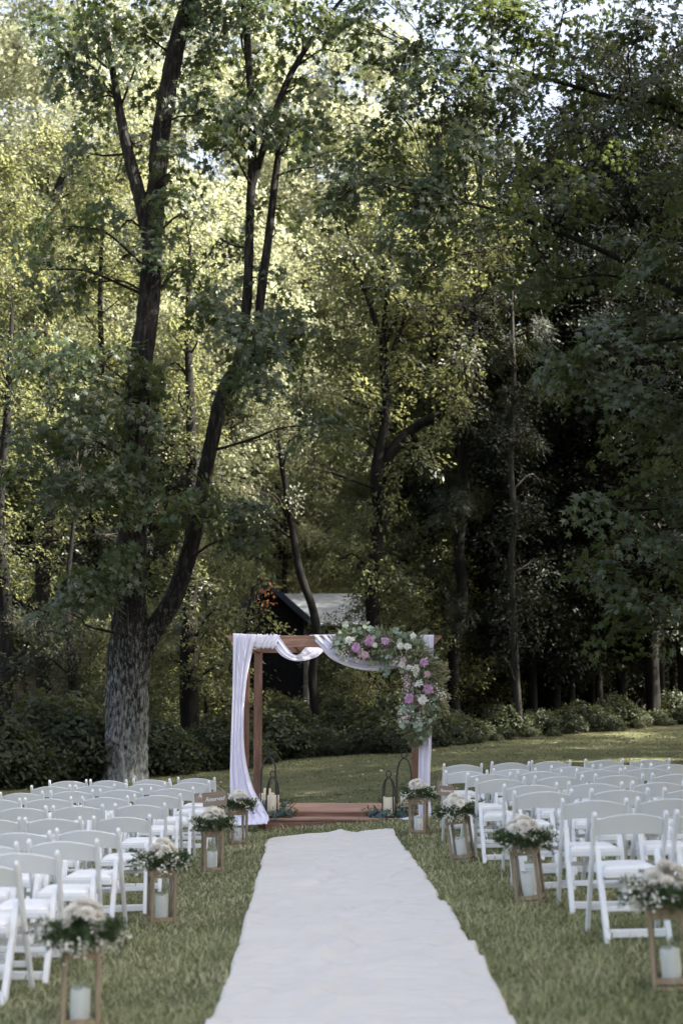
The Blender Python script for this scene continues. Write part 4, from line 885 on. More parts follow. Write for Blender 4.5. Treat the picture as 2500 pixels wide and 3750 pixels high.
def build_drape():
    t = thing('draped_fabric', 'sheer lavender-white fabric swagged along the wooden arch', 'fabric', (ARCH_C, YF, 0)); o_ = np.array([ARCH_C, YF, 0])
    yd = YF - .12
    def put_sheet(name, *a, **k):
        V, F = sheet(*a, **k); o = link(name, fast_mesh(name, V - o_, F, True), M['chiffon'], t)
        sm = o.modifiers.new('thickness', 'SOLIDIFY'); sm.thickness = .002
        return o
    # the long fall on the forked tree side, spreading over the ground
    put_sheet('long_fall', [(852, 2323, .05), (853, 2335, 0), (852, 2500, 0), (846, 2700, -.02), (842, 2850, -.05), (845, 2960, -.12), (850, 3016, -.2)],
              [(938, 2323, .05), (934, 2340, 0), (905, 2480, 0), (893, 2620, 0), (897, 2760, -.02), (925, 2880, -.06), (968, 2960, -.14), (988, 3010, -.22)], yd, 70, 60, 4.0, .05, 2)
    put_sheet('hem', [(852, 2995, -.15), (850, 3012, -.22), (856, 3024, -.32)], [(968, 2968, -.16), (984, 2990, -.24), (978, 3018, -.34)], yd, 50, 10, 6, .03, 5)
    # the wrap round the beam
    n = 60; m = 28; V = np.zeros((n, m, 3)); g = np.random.default_rng(6)
    x0 = P(905, 2350, YF)[0]; x1 = P(1018, 2350, YF)[0]
    for i in range(n):
        f = i / (n - 1); x = x0 + (x1 - x0) * f
        for j in range(m):
            a = j / m * 2 * math.pi; ca, sa = math.cos(a), math.sin(a)
            k = 1 / max(abs(ca) / .045, abs(sa) / (BH / 2 + .018)); k = .75 * k + .25 * .07
            k *= 1 + .10 * math.sin(f * 34 + a * 1.5 + 2 * math.sin(f * 9)) + .07 * math.sin(f * 61 - a * 2)
            V[i, j] = (x + .03 * sa, YF - .035 + ca * k, ZB + BH / 2 + sa * k)
    i, j = np.meshgrid(np.arange(n - 1), np.arange(m), indexing='ij'); jj = (j + 1) % m
    F = np.stack([i * m + j, i * m + jj, (i + 1) * m + jj, (i + 1) * m + j], -1).reshape(-1, 4)
    link('wrap', fast_mesh('wrap', V.reshape(-1, 3) - o_, F, True), M['chiffon'], t)
    # first swag: off the front beam, down, and back up to the rear one
    put_sheet('swag', [(1018, 2325, .0), (1050, 2372, -.01), (1078, 2398, .0), (1100, 2392, .15), (1128, 2362, .5), (1150, 2362, .7)],
              [(1002, 2368, .03), (1030, 2400, -.02), (1068, 2418, -.03), (1108, 2420, .1), (1160, 2405, .5), (1186, 2380, .8)], yd + .04, 26, 60, 2.4, .045, 8)
    # second swag: over the beam in front and across under the flowers
    put_sheet('swag', [(1230, 2323, .02), (1260, 2352, -.02), (1320, 2384, -.03), (1400, 2400, -.02), (1470, 2380, 0), (1530, 2345, .02)],
              [(1132, 2325, .04), (1165, 2360, -.01), (1210, 2410, -.02), (1290, 2445, -.03), (1380, 2455, -.02), (1490, 2440, 0)], yd + .03, 40, 60, 3.2, .055, 9)
    # the short straight fall on the lawn side
    put_sheet('straight_fall', [(1540, 2325, .06), (1538, 2345, 0), (1535, 2520, 0), (1532, 2750, 0), (1530, 2900, 0), (1532, 3012, -.04)],
              [(1588, 2325, .06), (1587, 2345, 0), (1582, 2520, 0), (1580, 2700, 0), (1574, 2880, 0), (1582, 3014, -.04)], yd, 40, 50, 2.6, .045, 12)
    put_sheet('hem', [(1462, 2998, .02), (1480, 3004, -.05), (1470, 3012, -.1)], [(1535, 2985, .05), (1560, 3000, -.08), (1580, 3014, -.12)], yd, 36, 8, 4, .02, 13)
build_drape()

# ------------------------------------------------------------------ blooms
def bloom_mesh(name, n, seed, flat=.55, petal=.5, curl=.5):
    """a many-petalled flower head of radius 1 opening along +z"""
    g = np.random.default_rng(seed); V = []; F = []
    for i in range(n):
        f = (i + .5) / n; th = i * 2.39996; el = math.radians(84 - 92 * f ** 1.1)       # inner petals upright, outer flat
        d = np.array([math.cos(th) * math.cos(el), math.sin(th) * math.cos(el), math.sin(el)]); r0 = .18 + .28 * f
        L = petal * (.7 + .5 * f) * (.85 + .3 * g.random()); W = L * .62
        side = unit(np.cross(d, [0, 0, 1.0]) + g.normal(size=3) * .1); nor = np.cross(side, d); b = len(V)
        for a_, wd, bend in ((0, .25, 0), (.45, .95, .10), (.8, 1.0, .02), (1.0, .55, -.16)):
            for s_ in (-1, 0, 1):
                q = d * (r0 + L * a_) + side * (s_ * W * .5 * wd) + nor * (bend * L * curl * 2 + (.14 * L * (s_ * s_))) + g.normal(size=3) * .012
                q[2] = q[2] * flat + .1; V.append(q)
        for k in range(3):
            for c in range(2): F.append((b + k * 3 + c, b + k * 3 + c + 1, b + (k + 1) * 3 + c + 1, b + (k + 1) * 3 + c))
    V = np.array(V); V /= np.max(np.linalg.norm(V[:, :2], axis=1))
    return fast_mesh(name, V, np.array(F), True)
PEONY = [bloom_mesh('peony_mesh', 34, s, .8, .55, .6) for s in (1, 2)]
MUM = [bloom_mesh('mum_mesh', 90, s, .95, .42, .3) for s in (3, 4)]
BUD = bloom_mesh('bud_mesh', 12, 6, 1.0, .6, .8)
def with_mat(me, mat):
    key = me.name + mat.name
    if key not in bpy.data.meshes:
        m2 = me.copy(); m2.name = key; m2.materials.clear(); m2.materials.append(mat)
    return bpy.data.meshes[key]
def bloom(me, mat, parent, loc, nrm, r, name):
    o = bpy.data.objects.new(name, with_mat(me, mat)); COL.objects.link(o); o.parent = parent
    q = Vector(nrm).to_track_quat('Z', 'Y'); o.matrix_basis = Matrix.LocRotScale(Vector(loc), q @ Matrix.Rotation(random.uniform(0, 6), 4, 'Z').to_quaternion(), Vector((r, r, r)))
    return o

def build_garland():
    g = np.random.default_rng(40); Yg = YF - .22
    t = thing('floral_garland', 'asymmetric garland of pink and white flowers with eucalyptus on the arch corner', 'garland', P(1500, 2400, Yg)); o_ = np.array(t.location)
    K = lambda cx, cy, dy=0.0: P(1200 + cx / 3.136, 2250 + cy / 3.136, Yg + dy) - o_
    sp = smooth_path([K(150, 300), K(400, 330), K(700, 350), K(950, 430), K(1080, 600), K(1090, 850), K(1060, 1050), K(1020, 1250), K(1000, 1420)], 200)
    wid = np.interp(np.linspace(0, 1, 200), [0, .2, .45, .6, .8, 1], [.13, .19, .21, .22, .19, .08])
    # green filler: narrow olive leaves bursting from the core
    n = 8200; k = g.integers(0, 200, n); d = unit(g.normal(size=(n, 3)) * np.array([1, .65, 1]) + np.array([0, -.35, -.25]))
    pos = sp[k] + d * (wid[k] * (.15 + .95 * g.random(n)))[:, None]; dd = d + g.normal(size=(n, 3)) * .5 + np.array([0, 0, -.4])
    nr = g.normal(size=(n, 3)) * .7 + np.array([0, -.9, .5]); V, F = place(LANCE, pos, nr, dd, .060 + .055 * g.random(n))
    tag(link('olive_foliage', fast_mesh('olive_foliage', V, F), M['olive_leaf'], t), kind='stuff')
    # feathery sprays swept out towards the lawn side and hanging below
    sprigs = []
    for _ in range(95):
        kk = g.integers(70, 175); a = sp[kk]; e = K(1150 + g.random() * 240, 480 + g.random() * 700, -.05 + .15 * g.random()) if g.random() < .55 else (K(800 + g.random() * 300, 700 + g.random() * 700, .0) if g.random() < .6 else K(850 + g.random() * 300, 1250 + g.random() * 230, 0))
        sprigs.append((a, e))
    for _ in range(18): sprigs.append((sp[g.integers(30, 110)], K(250 + g.random() * 900, 130 + g.random() * 120, .05 * g.random())))
    for _ in range(10): sprigs.append((sp[g.integers(10, 80)], K(150 + g.random() * 600, 430 + g.random() * 170, -.05)))
    PV = []; TV = []
    for a, e in sprigs:
        m_ = 46; f = g.random(m_) ** .7; bow = a * .5 + e * .5 + np.array([0, -.05, .06])
        c = a * (1 - f)[:, None] ** 2 + 2 * bow * (f * (1 - f))[:, None] + e * (f ** 2)[:, None]; ax = unit((e - a)[None])
        side = unit(g.normal(size=(m_, 3))); PV.append(place(LANCE, c, np.array([0, -1.0, .4]) + g.normal(size=(m_, 3)) * .6, ax + side * .8, .036 + .030 * g.random(m_)))
        tv, tf = tube_arrays(np.array([a, a * .25 + bow * .5 + e * .25, e]), np.array([.003, .0025, .001]), 3); TV.append((tv, tf))
    SV = []
    for _ in range(60):                              # dry grasses on the lawn side, warm sunlight painted into their pale colour
        a = sp[g.integers(90, 165)]; e = K(1190 + g.random() * 215, 540 + g.random() * 620, -.08 + .12 * g.random()); m_ = 40; f = .35 + .65 * g.random(m_)
        bow = a * .5 + e * .5 + np.array([.02, -.06, .07]); c = a * (1 - f)[:, None] ** 2 + 2 * bow * (f * (1 - f))[:, None] + e * (f ** 2)[:, None]
        SV.append(place(LANCE, c, np.array([0, -1.0, .4]) + g.normal(size=(m_, 3)) * .6, unit((e - a)[None]) + unit(g.normal(size=(m_, 3))) * .7, .034 + .03 * g.random(m_)))
    V, F = merge(SV); tag(link('sunlit_dry_grasses', fast_mesh('sunlit_dry_grasses', V, F), M['sunlit_straw_leaf'], t), kind='stuff')
    V, F = merge(PV); tag(link('feathery_foliage', fast_mesh('feathery_foliage', V, F), M['olive_leaf'], t), kind='stuff')
    V, F = merge(TV); tag(link('stems', fast_mesh('stems', V, F), M['twig'], t), kind='stuff')
    # round eucalyptus leaves, each its own piece
    anchors = [(130, 440), (150, 250), (210, 170), (370, 190), (490, 130), (470, 200), (545, 215), (350, 260), (230, 390), (590, 400), (640, 470), (700, 560), (770, 540), (635, 630), (690, 620), (690, 495), (790, 200), (850, 215), (930, 260), (960, 300), (1010, 320), (880, 385), (810, 330), (900, 560), (895, 640), (870, 450), (520, 520), (1180, 530), (850, 1090), (890, 1060), (970, 1070), (940, 1180), (975, 1150), (955, 1210), (880, 1270), (895, 1250), (1015, 1285), (1060, 1275), (1120, 1230), (1150, 1240), (1140, 1310), (1120, 1060), (1200, 1040), (1230, 1070), (1210, 1150), (1065, 1340), (1075, 1395), (1030, 1170), (1000, 930), (1190, 960), (720, 430), (560, 290), (300, 230), (170, 330), (740, 320)]
    pos = []; 
    for ax, ay in anchors:
        for q in range(5): pos.append(K(ax + g.normal() * 26, ay + g.normal() * 26, -.10 + .05 * g.normal()))
    pos = np.array(pos); n = len(pos); nr = np.array([0, -1.0, .35]) + g.normal(size=(n, 3)) * .5; dd = g.normal(size=(n, 3)) + np.array([0, 0, -.4])
    leaf_objects(ROUND, M['eucalyptus'], t, np.zeros(3), pos, nr, dd, .048 + .028 * g.random(n), 'eucalyptus_leaf')
    face = lambda: (g.normal() * .3, -1, .25 + g.normal() * .25)
    for cx_, cy_, r, mt in ((325, 380, .055, 'petal_pink'), (470, 305, .062, 'petal_pink'), (655, 310, .05, 'petal_pink'), (1105, 560, .06, 'petal_pink'), (1145, 860, .062, 'petal_pink'), (930, 965, .058, 'petal_pink'), (1140, 690, .04, 'petal_blush'), (435, 465, .042, 'petal_blush'), (870, 530, .04, 'petal_blush')):
        bloom(PEONY[g.integers(2)], M[mt], t, K(cx_, cy_, -.20), face(), r * 1.4, 'peony')
    for cx_, cy_, r in ((245, 300, .055), (1000, 630, .06), (1050, 800, .058), (1090, 980, .062), (835, 360, .045), (910, 375, .048), (850, 580, .04), (980, 250, .04), (540, 355, .035), (1010, 690, .035), (930, 610, .035)):
        bloom(PEONY[g.integers(2)], M['petal_white'], t, K(cx_, cy_, -.20), face(), r * 1.3, 'white_rose')
    for cx_, cy_, mt in ((265, 420, 'petal_magenta'), (1035, 1035, 'petal_magenta'), (1205, 880, 'petal_magenta'), (1080, 650, 'petal_pink'), (680, 370, 'petal_magenta'), (985, 790, 'petal_pink'), (880, 1000, 'petal_magenta'), (720, 490, 'petal_pink'), (910, 700, 'petal_blush'), (1060, 1080, 'petal_blush'), (1150, 720, 'petal_blush')):
        bloom(BUD, M[mt], t, K(cx_, cy_, -.17), face(), .026, 'bud')
    # clouds of tiny blossom
    c = np.array([K(x, y, -.14) for x, y in ((380, 500), (200, 480), (400, 450), (780, 540), (840, 560), (870, 600), (900, 760), (920, 830), (1040, 930), (900, 1150), (880, 1200), (1060, 1120), (1050, 1200), (1060, 1250), (930, 390), (820, 350), (1020, 650), (1170, 1000), (890, 1080), (1240, 830), (1280, 900), (1320, 960))])
    n = 620; q = c[g.integers(0, len(c), n)] + g.normal(size=(n, 3)) * np.array([.035, .03, .04])
    V, F = place(ROUND, q, np.array([0, -1.0, .4]) + g.normal(size=(n, 3)) * .6, g.normal(size=(n, 3)), .013 + .010 * g.random(n))
    tag(link('tiny_blossom', fast_mesh('tiny_blossom', V, F), M['petal_white'], t), kind='stuff')
    n = 260; q = c[g.integers(0, 11, n)] + g.normal(size=(n, 3)) * np.array([.04, .03, .045])
    V, F = place(ROUND, q, np.array([0, -1.0, .4]) + g.normal(size=(n, 3)) * .6, g.normal(size=(n, 3)), .014 + .012 * g.random(n))
    tag(link('tiny_blossom', fast_mesh('tiny_blossom_pink', V, F), M['petal_blush'], t), kind='stuff')
build_garland()

# ================================================================== WIRE CLOCHES, CANDLES AND EUCALYPTUS ON THE STEPS
def cloche(pxc, Y, z, w_, h, label, rz):
    c = P(pxc, 2960, Y); t = thing('wire_cloche', label, 'candle holder', (c[0], Y, z), rz, 'black wire cloches'); hb = h * .86
    for k in range(2):
        a = k * math.pi / 2 + .5; ux, uy = math.cos(a) * w_ / 2, math.sin(a) * w_ / 2; pts = []
        for f in np.linspace(0, 1, 30):
            if f < .3: q = f / .3; pts.append((-1.06 + .06 * q, q * hb * .62))
            elif f > .7: q = (1 - f) / .3; pts.append((1.06 - .06 * q, q * hb * .62))
            else:
                th = math.pi * (1 - (f - .3) / .4); pts.append((math.cos(th), hb * .62 + math.sin(th) * hb * .38))
        MB().tube([(ux * p[0], uy * p[0], p[1]) for p in pts], .0095, 6).build('arched_rod', M['iron'], t, True)
    loop = [(math.sin(a) * h * .055 * (1.0 - .35 * (1 - math.cos(a - math.pi)) / 2 * 0) , 0, hb + h * .075 - math.cos(a) * h * .07) for a in np.linspace(0, 2 * math.pi, 20, endpoint=False)]
    MB().tube(loop, .0075, 6, True).build('loop', M['iron'], t, True)
    ring = [(math.cos(a + .5) * w_ * .53, math.sin(a + .5) * w_ * .53, .008) for a in np.linspace(0, 2 * math.pi, 4, endpoint=False)]
    b = MB()
    for i in range(4): b.bar(ring[i], ring[(i + 1) % 4], .014, .014, (0, 0, 1))
    b.build('base_frame', M['iron'], t)
    return t
def candle_mesh(name, r, h, seed):
    g = np.random.default_rng(seed); n = 28; a = np.linspace(0, 2 * math.pi, n, endpoint=False); V = []; top = h + r * .14 * np.sin(a * 2 + seed) * .6 + r * .06 * np.sin(a * 5 + 1)
    rings = [(0, r * .98), (.004, r), (None, r), ('t', r * .93), ('i', r * .80), ('c', r * .2)]
    for z, rr in rings:
        for i in range(n):
            zz = z if isinstance(z, (int, float)) else (top[i] - .006 if z is None else top[i] if z == 't' else h - r * .25 if z == 'i' else h - r * .3)
            V.append((math.cos(a[i]) * rr, math.sin(a[i]) * rr, zz))
    F = []
    for k in range(len(rings) - 1):
        for i in range(n): j = (i + 1) % n; F.append((k * n + i, k * n + j, (k + 1) * n + j, (k + 1) * n + i))
    me = bpy.data.meshes.new(name); me.from_pydata(V, [], F + [tuple(range((len(rings) - 1) * n, len(rings) * n)), tuple(reversed(range(n)))]); me.update()
    me.polygons.foreach_set('use_smooth', np.ones(len(me.polygons), bool)); return me
def candle(loc, r, h, mat, label, seed, group=None, rot=None):
    t = thing('pillar_candle', label, 'candle', loc, 0, group)
    if rot is not None: t.rotation_euler = rot
    link('wax', candle_mesh('wax', r, h, seed), mat, t)
    MB().tube([(0, 0, h - r * .35), (.001, 0, h - .01), (.004, .001, h + .008)], .002, 5).build('wick', M['twig'], t)
    return t
def eucalyptus_ring(pxc, Y, z, R0, n, label, drop=0.0, seed=1):
    g = np.random.default_rng(seed); c = P(pxc, 2970, Y); t = thing('eucalyptus_sprigs', label, 'greenery', (c[0], Y, z))
    th = g.random(n) * 2 * math.pi; rr = R0 * (.75 + .45 * g.random(n)); pos = np.stack([np.cos(th) * rr * 1.35, np.sin(th) * rr * .7 - .03, .02 + .07 * g.random(n)], 1)
    fr = pos[:, 1] < -.10; pos[fr, 2] -= drop * g.random(fr.sum())
    nr = np.stack([np.cos(th) * .6, np.full(n, -.7), np.full(n, .7)], 1) + g.normal(size=(n, 3)) * .45
    leaf_objects(ROUND, M['eucalyptus_blue'], t, np.zeros(3), pos, nr, g.normal(size=(n, 3)), .045 + .03 * g.random(n), 'eucalyptus_leaf')
    m_ = 240; th = g.random(m_) * 2 * math.pi; rr = R0 * (.6 + .9 * g.random(m_)); p2 = np.stack([np.cos(th) * rr * 1.4, np.sin(th) * rr * .7, .01 + .10 * g.random(m_)], 1)
    V, F = place(LANCE, p2, g.normal(size=(m_, 3)) + np.array([0, -.5, .6]), np.stack([np.cos(th), np.sin(th), np.full(m_, .8)], 1) + g.normal(size=(m_, 3)) * .5, .04 + .04 * g.random(m_))
    tag(link('fine_foliage', fast_mesh('fine_foliage', V, F), M['fern'], t), kind='stuff')
    k = 24; ring = np.array([(math.cos(a) * R0 * 1.3, math.sin(a) * R0 * .7, .012 + .01 * math.sin(a * 3)) for a in np.linspace(0, 2 * math.pi, k, endpoint=False)])
    MB().tube(ring, .003, 4, True).build('stem', M['twig'], t)
yl, yu = 19.08, 19.62
cloche(998, yl, Z1, .20, .60, 'small black wire cloche on the lower step, forked tree side', .2)
cloche(983, yu, Z2, .28, .80, 'tall black wire cloche on the deck, forked tree side', .3)
cloche(1423, yl, Z1, .20, .60, 'small black wire cloche on the lower step below the flower garland', .1)
cloche(1480, yu, Z2, .28, .78, 'tall black wire cloche on the deck below the flower garland', .2)
def at_x(px, Y): return P(px, 2960, Y)[0]
candle((at_x(1000, yl), yl, Z1), .077, .285, M['ivory_wax'], 'thick ivory candle in the small cloche, forked tree side', 1)
candle((at_x(1423, yl), yl, Z1), .077, .26, M['ivory_wax'], 'thick ivory candle in the small cloche below the garland', 2)
candle((at_x(965, yu), yu, Z2), .055, .20, M['ivory_wax'], 'shortest ivory candle of the trio in the tall cloche', 3)
candle((at_x(978, yu + .1), yu + .1, Z2), .05, .26, M['ivory_wax'], 'tallest ivory candle of the trio in the tall cloche', 4)
candle((at_x(993, yu), yu - .02, Z2), .045, .205, M['ivory_wax'], 'narrow ivory candle of the trio in the tall cloche', 5)
candle((at_x(1480, yu), yu, Z2), .055, .20, M['ivory_wax'], 'ivory candle in the tall cloche below the flower garland', 6)
eucalyptus_ring(1000, yl, Z1, .155, 74, 'blue-green eucalyptus sprigs round the small cloche, forked tree side', .04, 1)
eucalyptus_ring(1425, yl, Z1, .16, 80, 'blue-green eucalyptus sprigs round the small cloche below the garland', .08, 2)
eucalyptus_ring(980, yu, Z2, .18, 40, 'eucalyptus sprigs round the candle trio in the tall cloche', .0, 3)
eucalyptus_ring(1480, yu, Z2, .17, 36, 'eucalyptus sprigs round the tall cloche below the garland', .0, 4)

# ================================================================== FOLDING CHAIRS
CW = .445
def rounded_bar(name, a, b, wx, wy, mat, parent):
    """upright of a chair: flat bar with rounded upper end"""
    a = Vector(a); b = Vector(b); d = (a - b).normalized(); m = MB()
    u = Vector((1, 0, 0)); n = d.cross(u).normalized(); V = []; prof = []
    L = (a - b).length
    prof = [(0, 1), (L - wy * .5, 1), (L - wy * .22, .86), (L - wy * .05, .5), (L, .12)]
    for h, k in prof:
        for i, j in ((-1, -1), (1, -1), (1, 1), (-1, 1)): V.append(b + d * h + u * (i * wx / 2 * (k * .5 + .5)) + n * (j * wy / 2 * k))
    F = [(3, 2, 1, 0)]
    for r_ in range(4):
        for i in range(4): F.append((r_ * 4 + i, r_ * 4 + (i + 1) % 4, r_ * 4 + 4 + (i + 1) % 4, r_ * 4 + 4 + i))
    F.append((16, 17, 18, 19)); m.add(V, F); return m.build(name, mat, parent, bevel=.004)
def make_chair():
    t = thing('folding_chair', 'x', 'chair'); W = CW / 2; c = M['chair']
    for s_ in (-1, 1): rounded_bar('leg', (s_ * W, -.205, .785), (s_ * W, .205, 0), .026, .042, c, t)
    for s_ in (-1, 1): rounded_bar('rear_leg', (s_ * (W - .034), -.045, .545), (s_ * (W - .034), -.265, 0), .034, .05, c, t)
    # back panel with an arched top, slightly hollowed
    n = 12; V = []
    for i in range(n + 1):
        u = -1 + 2 * i / n; x = u * (W - .012); zt = .735 + .038 * (1 - u * u); zb = .632 + .014 * (1 - u * u)
        for z in (zb, zt):
            yb = -.205 * (z / .785) + .205 * (1 - z / .785) - .030 * (1 - u * u)
            V += [(x, yb - .009, z), (x, yb + .009, z)]
    F = []
    for i in range(n):
        a = i * 4; b = a + 4; F += [(a, b, b + 2, a + 2), (a + 1, a + 3, b + 3, b + 1), (a + 2, b + 2, b + 3, a + 3), (a, a + 1, b + 1, b)]
    F += [(0, 2, 3, 1), (n * 4, n * 4 + 1, n * 4 + 3, n * 4 + 2)]
    MB().add(V, F).build('backrest', c, t, bevel=.004)
    seat = MB().box((0, .0, .405), (CW - .10, .40, .045)).build('seat', c, t, bevel=.006)
    # padded cushion, domed
    nx, ny = 10, 10; V = []; F = []
    for z0 in (0, 1):
        for j in range(ny + 1):
            for i in range(nx + 1):
                u = -1 + 2 * i / nx; v = -1 + 2 * j / ny; e = (1 - abs(u) ** 6) * (1 - abs(v) ** 6)
                V.append((u * (CW / 2 - .055), v * .195 + .002, .4276 + (.008 + .020 * max(e, 0) ** .5 if z0 else 0)))
    q = (nx + 1) * (ny + 1)
    for j in range(ny):
        for i in range(nx):
            a = j * (nx + 1) + i; F += [(a, a + nx + 1, a + nx + 2, a + 1), (q + a, q + a + 1, q + a + nx + 2, q + a + nx + 1)]
    for i in range(nx): F += [(i, i + 1, q + i + 1, q + i), (q - 1 - i, q - 2 - i, 2 * q - 2 - i, 2 * q - 1 - i)]
    for j in range(ny):
        a = j * (nx + 1); b = a + nx; F += [(a + nx + 1, a, q + a, q + a + nx + 1), (b, b + nx + 1, q + b + nx + 1, q + b)]
    MB().add(V, F).build('cushion', M['cushion'], seat, True)
    fy = lambda z: .205 - .41 * z / .785
    MB().box((0, fy(.17), .17), (CW - .03, .018, .036)).build('stretcher', c, t, bevel=.004)
    MB().box((0, fy(.30), .31), (CW - .03, .018, .03)).build('stretcher', c, t, bevel=.004)
    ry = lambda z: -.265 + .22 * z / .545
    MB().box((0, ry(.06), .06), (CW - .10, .02, .05)).build('rear_stretcher', c, t, bevel=.004)
    MB().box((0, ry(.20), .20), (CW - .10, .018, .034)).build('rear_stretcher', c, t, bevel=.004)
    return t
CH = make_chair(); first_chair = [True]
ORD = ['one', 'two', 'three', 'four', 'five', 'six', 'seven', 'eight', 'nine', 'ten']
SEAT = ['aisle seat', 'second from the runner', 'third from the runner', 'fourth from the runner', 'fifth from the runner']
LEFT = [ (2854, [(654, 786), (492, 624), (336, 467), (187, 316)]),
         (2862, [(634, 773), (463, 606), (287, 426), (125, 263)]),
         (2879, [(552, 705), (373, 526), (194, 343), (11, 158)]),
         (2909, [(493, 659), (311, 474), (100, 261), (-84, 76)]),
         (2934, [(423, 605), (208, 386), (4, 179), (-196, -20)]),
         (2962, [(350, 549), (105, 301), (-120, 77)]),
         (3014, [(215, 436), (-35, 186)]),
         (3068, [(108, 350), (-180, 63)]),
         (3147, [(-60, 204), (-345, -85)]),
         (3200, [(-212, 65)]) ]
RIGHT = [ (2820, [(1623, 1763), (1792, 1930), (1955, 2092), (2140, 2272), (2315, 2450)]),
          (2833, [(1629, 1783), (1810, 1958), (2025, 2174), (2199, 2347), (2380, 2528)]),
          (2848, [(1704, 1862), (1905, 2062), (2112, 2270), (2297, 2454)]),
          (2843, [(1752, 1924), (1957, 2131), (2180, 2349), (2397, 2565)]),
          (2875, [(1858, 2045), (2087, 2276), (2314, 2502)]),
          (2895, [(1893, 2100), (2163, 2368), (2438, 2642)]),
          (2916, [(2068, 2295), (2335, 2563)]),
          (2953, [(2183, 2443), (2480, 2738)]) ]
CHAIRS = {}
def put_chairs(rows, side, dz, sgn):
    prev = None
    for r_, (yt, seats) in enumerate(rows):
        wpx = sum(b - a for a, b in seats) / len(seats); Yr = FPX / (wpx / CW)
        if prev is not None: Yr = min(Yr, prev - .62)
        prev = Yr
        for k, (a, b) in enumerate(seats):
            Y = Yr + rnd.uniform(-.04, .04); x = P((a + b) / 2, yt, Y)[0]; yo = Y + .205
            loc = (x, yo, float(gz(x, yo)) - .012); rz = rnd.gauss(0, .05) - sgn * .03
            lab = f'white folding chair, row {ORD[r_]} from the arch, {SEAT[k]}, {side}'
            if first_chair[0]:
                first_chair[0] = False; o = CH; o.location = loc; o.rotation_euler = (0, 0, rz); tag(o, lab, 'chair', 'white folding chairs in rows')
            else: o = dup(CH, loc, rz, None, lab, 'white folding chairs in rows')
            o.rotation_euler.y = -.012 + rnd.gauss(0, .008)
            CHAIRS[(side, r_, k)] = o
put_chairs(LEFT, 'forked-tree side', 0, 1); put_chairs(RIGHT, 'open-lawn side', 0, -1)

# ------------------------------------------------------------------ reserved signs hung on the front aisle chairs
def sign(side, row, px, py, wpx, dY, rz, label, roll):
    ch = CHAIRS[(side, row, 0)]; Y = ch.location.y - .12 + dY; c = P(px, py, Y); w_ = wpx / scale_at(Y); h_ = w_ * .56
    t = thing('hanging_sign', label, 'sign', c, rz, 'reserved signs'); t.rotation_euler = (0, roll, rz)
    MB().box((0, 0, 0), (w_, .006, h_)).build('board', M['sign_wood'], t, bevel=.001)
    cu = bpy.data.curves.new('lettering', 'FONT'); cu.body = 'Reserved'; cu.size = w_ * .24; cu.shear = .35; cu.align_x = 'CENTER'; cu.align_y = 'CENTER'; cu.space_character = .86; cu.extrude = .0004
    tmp = bpy.data.objects.new('tmp', cu); COL.objects.link(tmp); dg = bpy.context.evaluated_depsgraph_get(); me = bpy.data.meshes.new_from_object(tmp.evaluated_get(dg)); bpy.data.objects.remove(tmp)
    me.materials.clear(); lt = link('lettering', me, M['white'], t); lt.matrix_basis = Matrix.LocRotScale(Vector((0, -.0046, 0)), Matrix.Rotation(math.pi / 2, 4, 'X').to_quaternion(), Vector((1, 1, 1)))
    inv = (Matrix.Translation(Vector(c)) @ t.rotation_euler.to_matrix().to_4x4()).inverted()
    s_ = 1 if side.startswith('forked') else -1
    top = inv @ (Vector(ch.location) + Vector((s_ * (CW / 2 + .016), -.20, .77)))
    MB().tube([(-w_ * .42, 0, h_ * .48), tuple(top), (w_ * .42, 0, h_ * .48)], .0022, 5).build('string', M['string'], t)
sign('forked-tree side', 0, 760, 2915, 86, .16, .10, 'wooden reserved sign half hidden behind another, forked tree side', .03)
sign('forked-tree side', 1, 786, 2926, 88, -.05, -.05, 'wooden reserved sign in front, hung from an aisle chair, forked tree side', -.10)
sign('open-lawn side', 0, 1624, 2880, 60, .1, .55, 'wooden reserved sign half hidden behind another, open lawn side', .12)
sign('open-lawn side', 1, 1632, 2896, 64, -.05, .45, 'wooden reserved sign in front, hung from an aisle chair, open lawn side', .10)

# ================================================================== LANTERNS WITH FLOWERS
LW, LH = .195, .41
def make_lantern():
    t = thing('wooden_lantern', 'x', 'lantern'); m = M['lantern_wood']; h2 = LW / 2
    for sx in (-1, 1):
        for sy in (-1, 1): MB().box((sx * (h2 - .0125), sy * (h2 - .0125), LH / 2), (.025, .025, LH - .05)).build('post', m, t, bevel=.002)
    MB().box((0, 0, .0125), (LW + .006, LW + .006, .025)).build('base', m, t, bevel=.003)
    for k in range(4):
        M4 = Matrix.Rotation(k * math.pi / 2, 3, 'Z')
        for z in (.052, LH - .04): MB().box(M4 @ Vector((0, h2 - .0135, z)), (LW - .05, .018, .03), M4).build('rail', m, t, bevel=.002)
    MB().box((0, 0, LH - .0125), (LW + .006, LW + .006, .025)).build('top', m, t, bevel=.003)
    a, b, z0, z1 = h2 - .005, h2 * .62, LH, LH + .045
    V = [(-a, -a, z0), (a, -a, z0), (a, a, z0), (-a, a, z0), (-b, -b, z1), (b, -b, z1), (b, b, z1), (-b, b, z1)]
    MB().add(V, [(3, 2, 1, 0), (4, 5, 6, 7), (0, 1, 5, 4), (1, 2, 6, 5), (2, 3, 7, 6), (3, 0, 4, 7)]).build('cap', m, t, bevel=.003)
    for k in range(4):
        M4 = Matrix.Rotation(k * math.pi / 2, 3, 'Z'); MB().box(M4 @ Vector((0, h2 - .012, LH / 2)), (LW - .05, .002, LH - .05), M4).build('glass_pane', M['glass'], t)
    return t
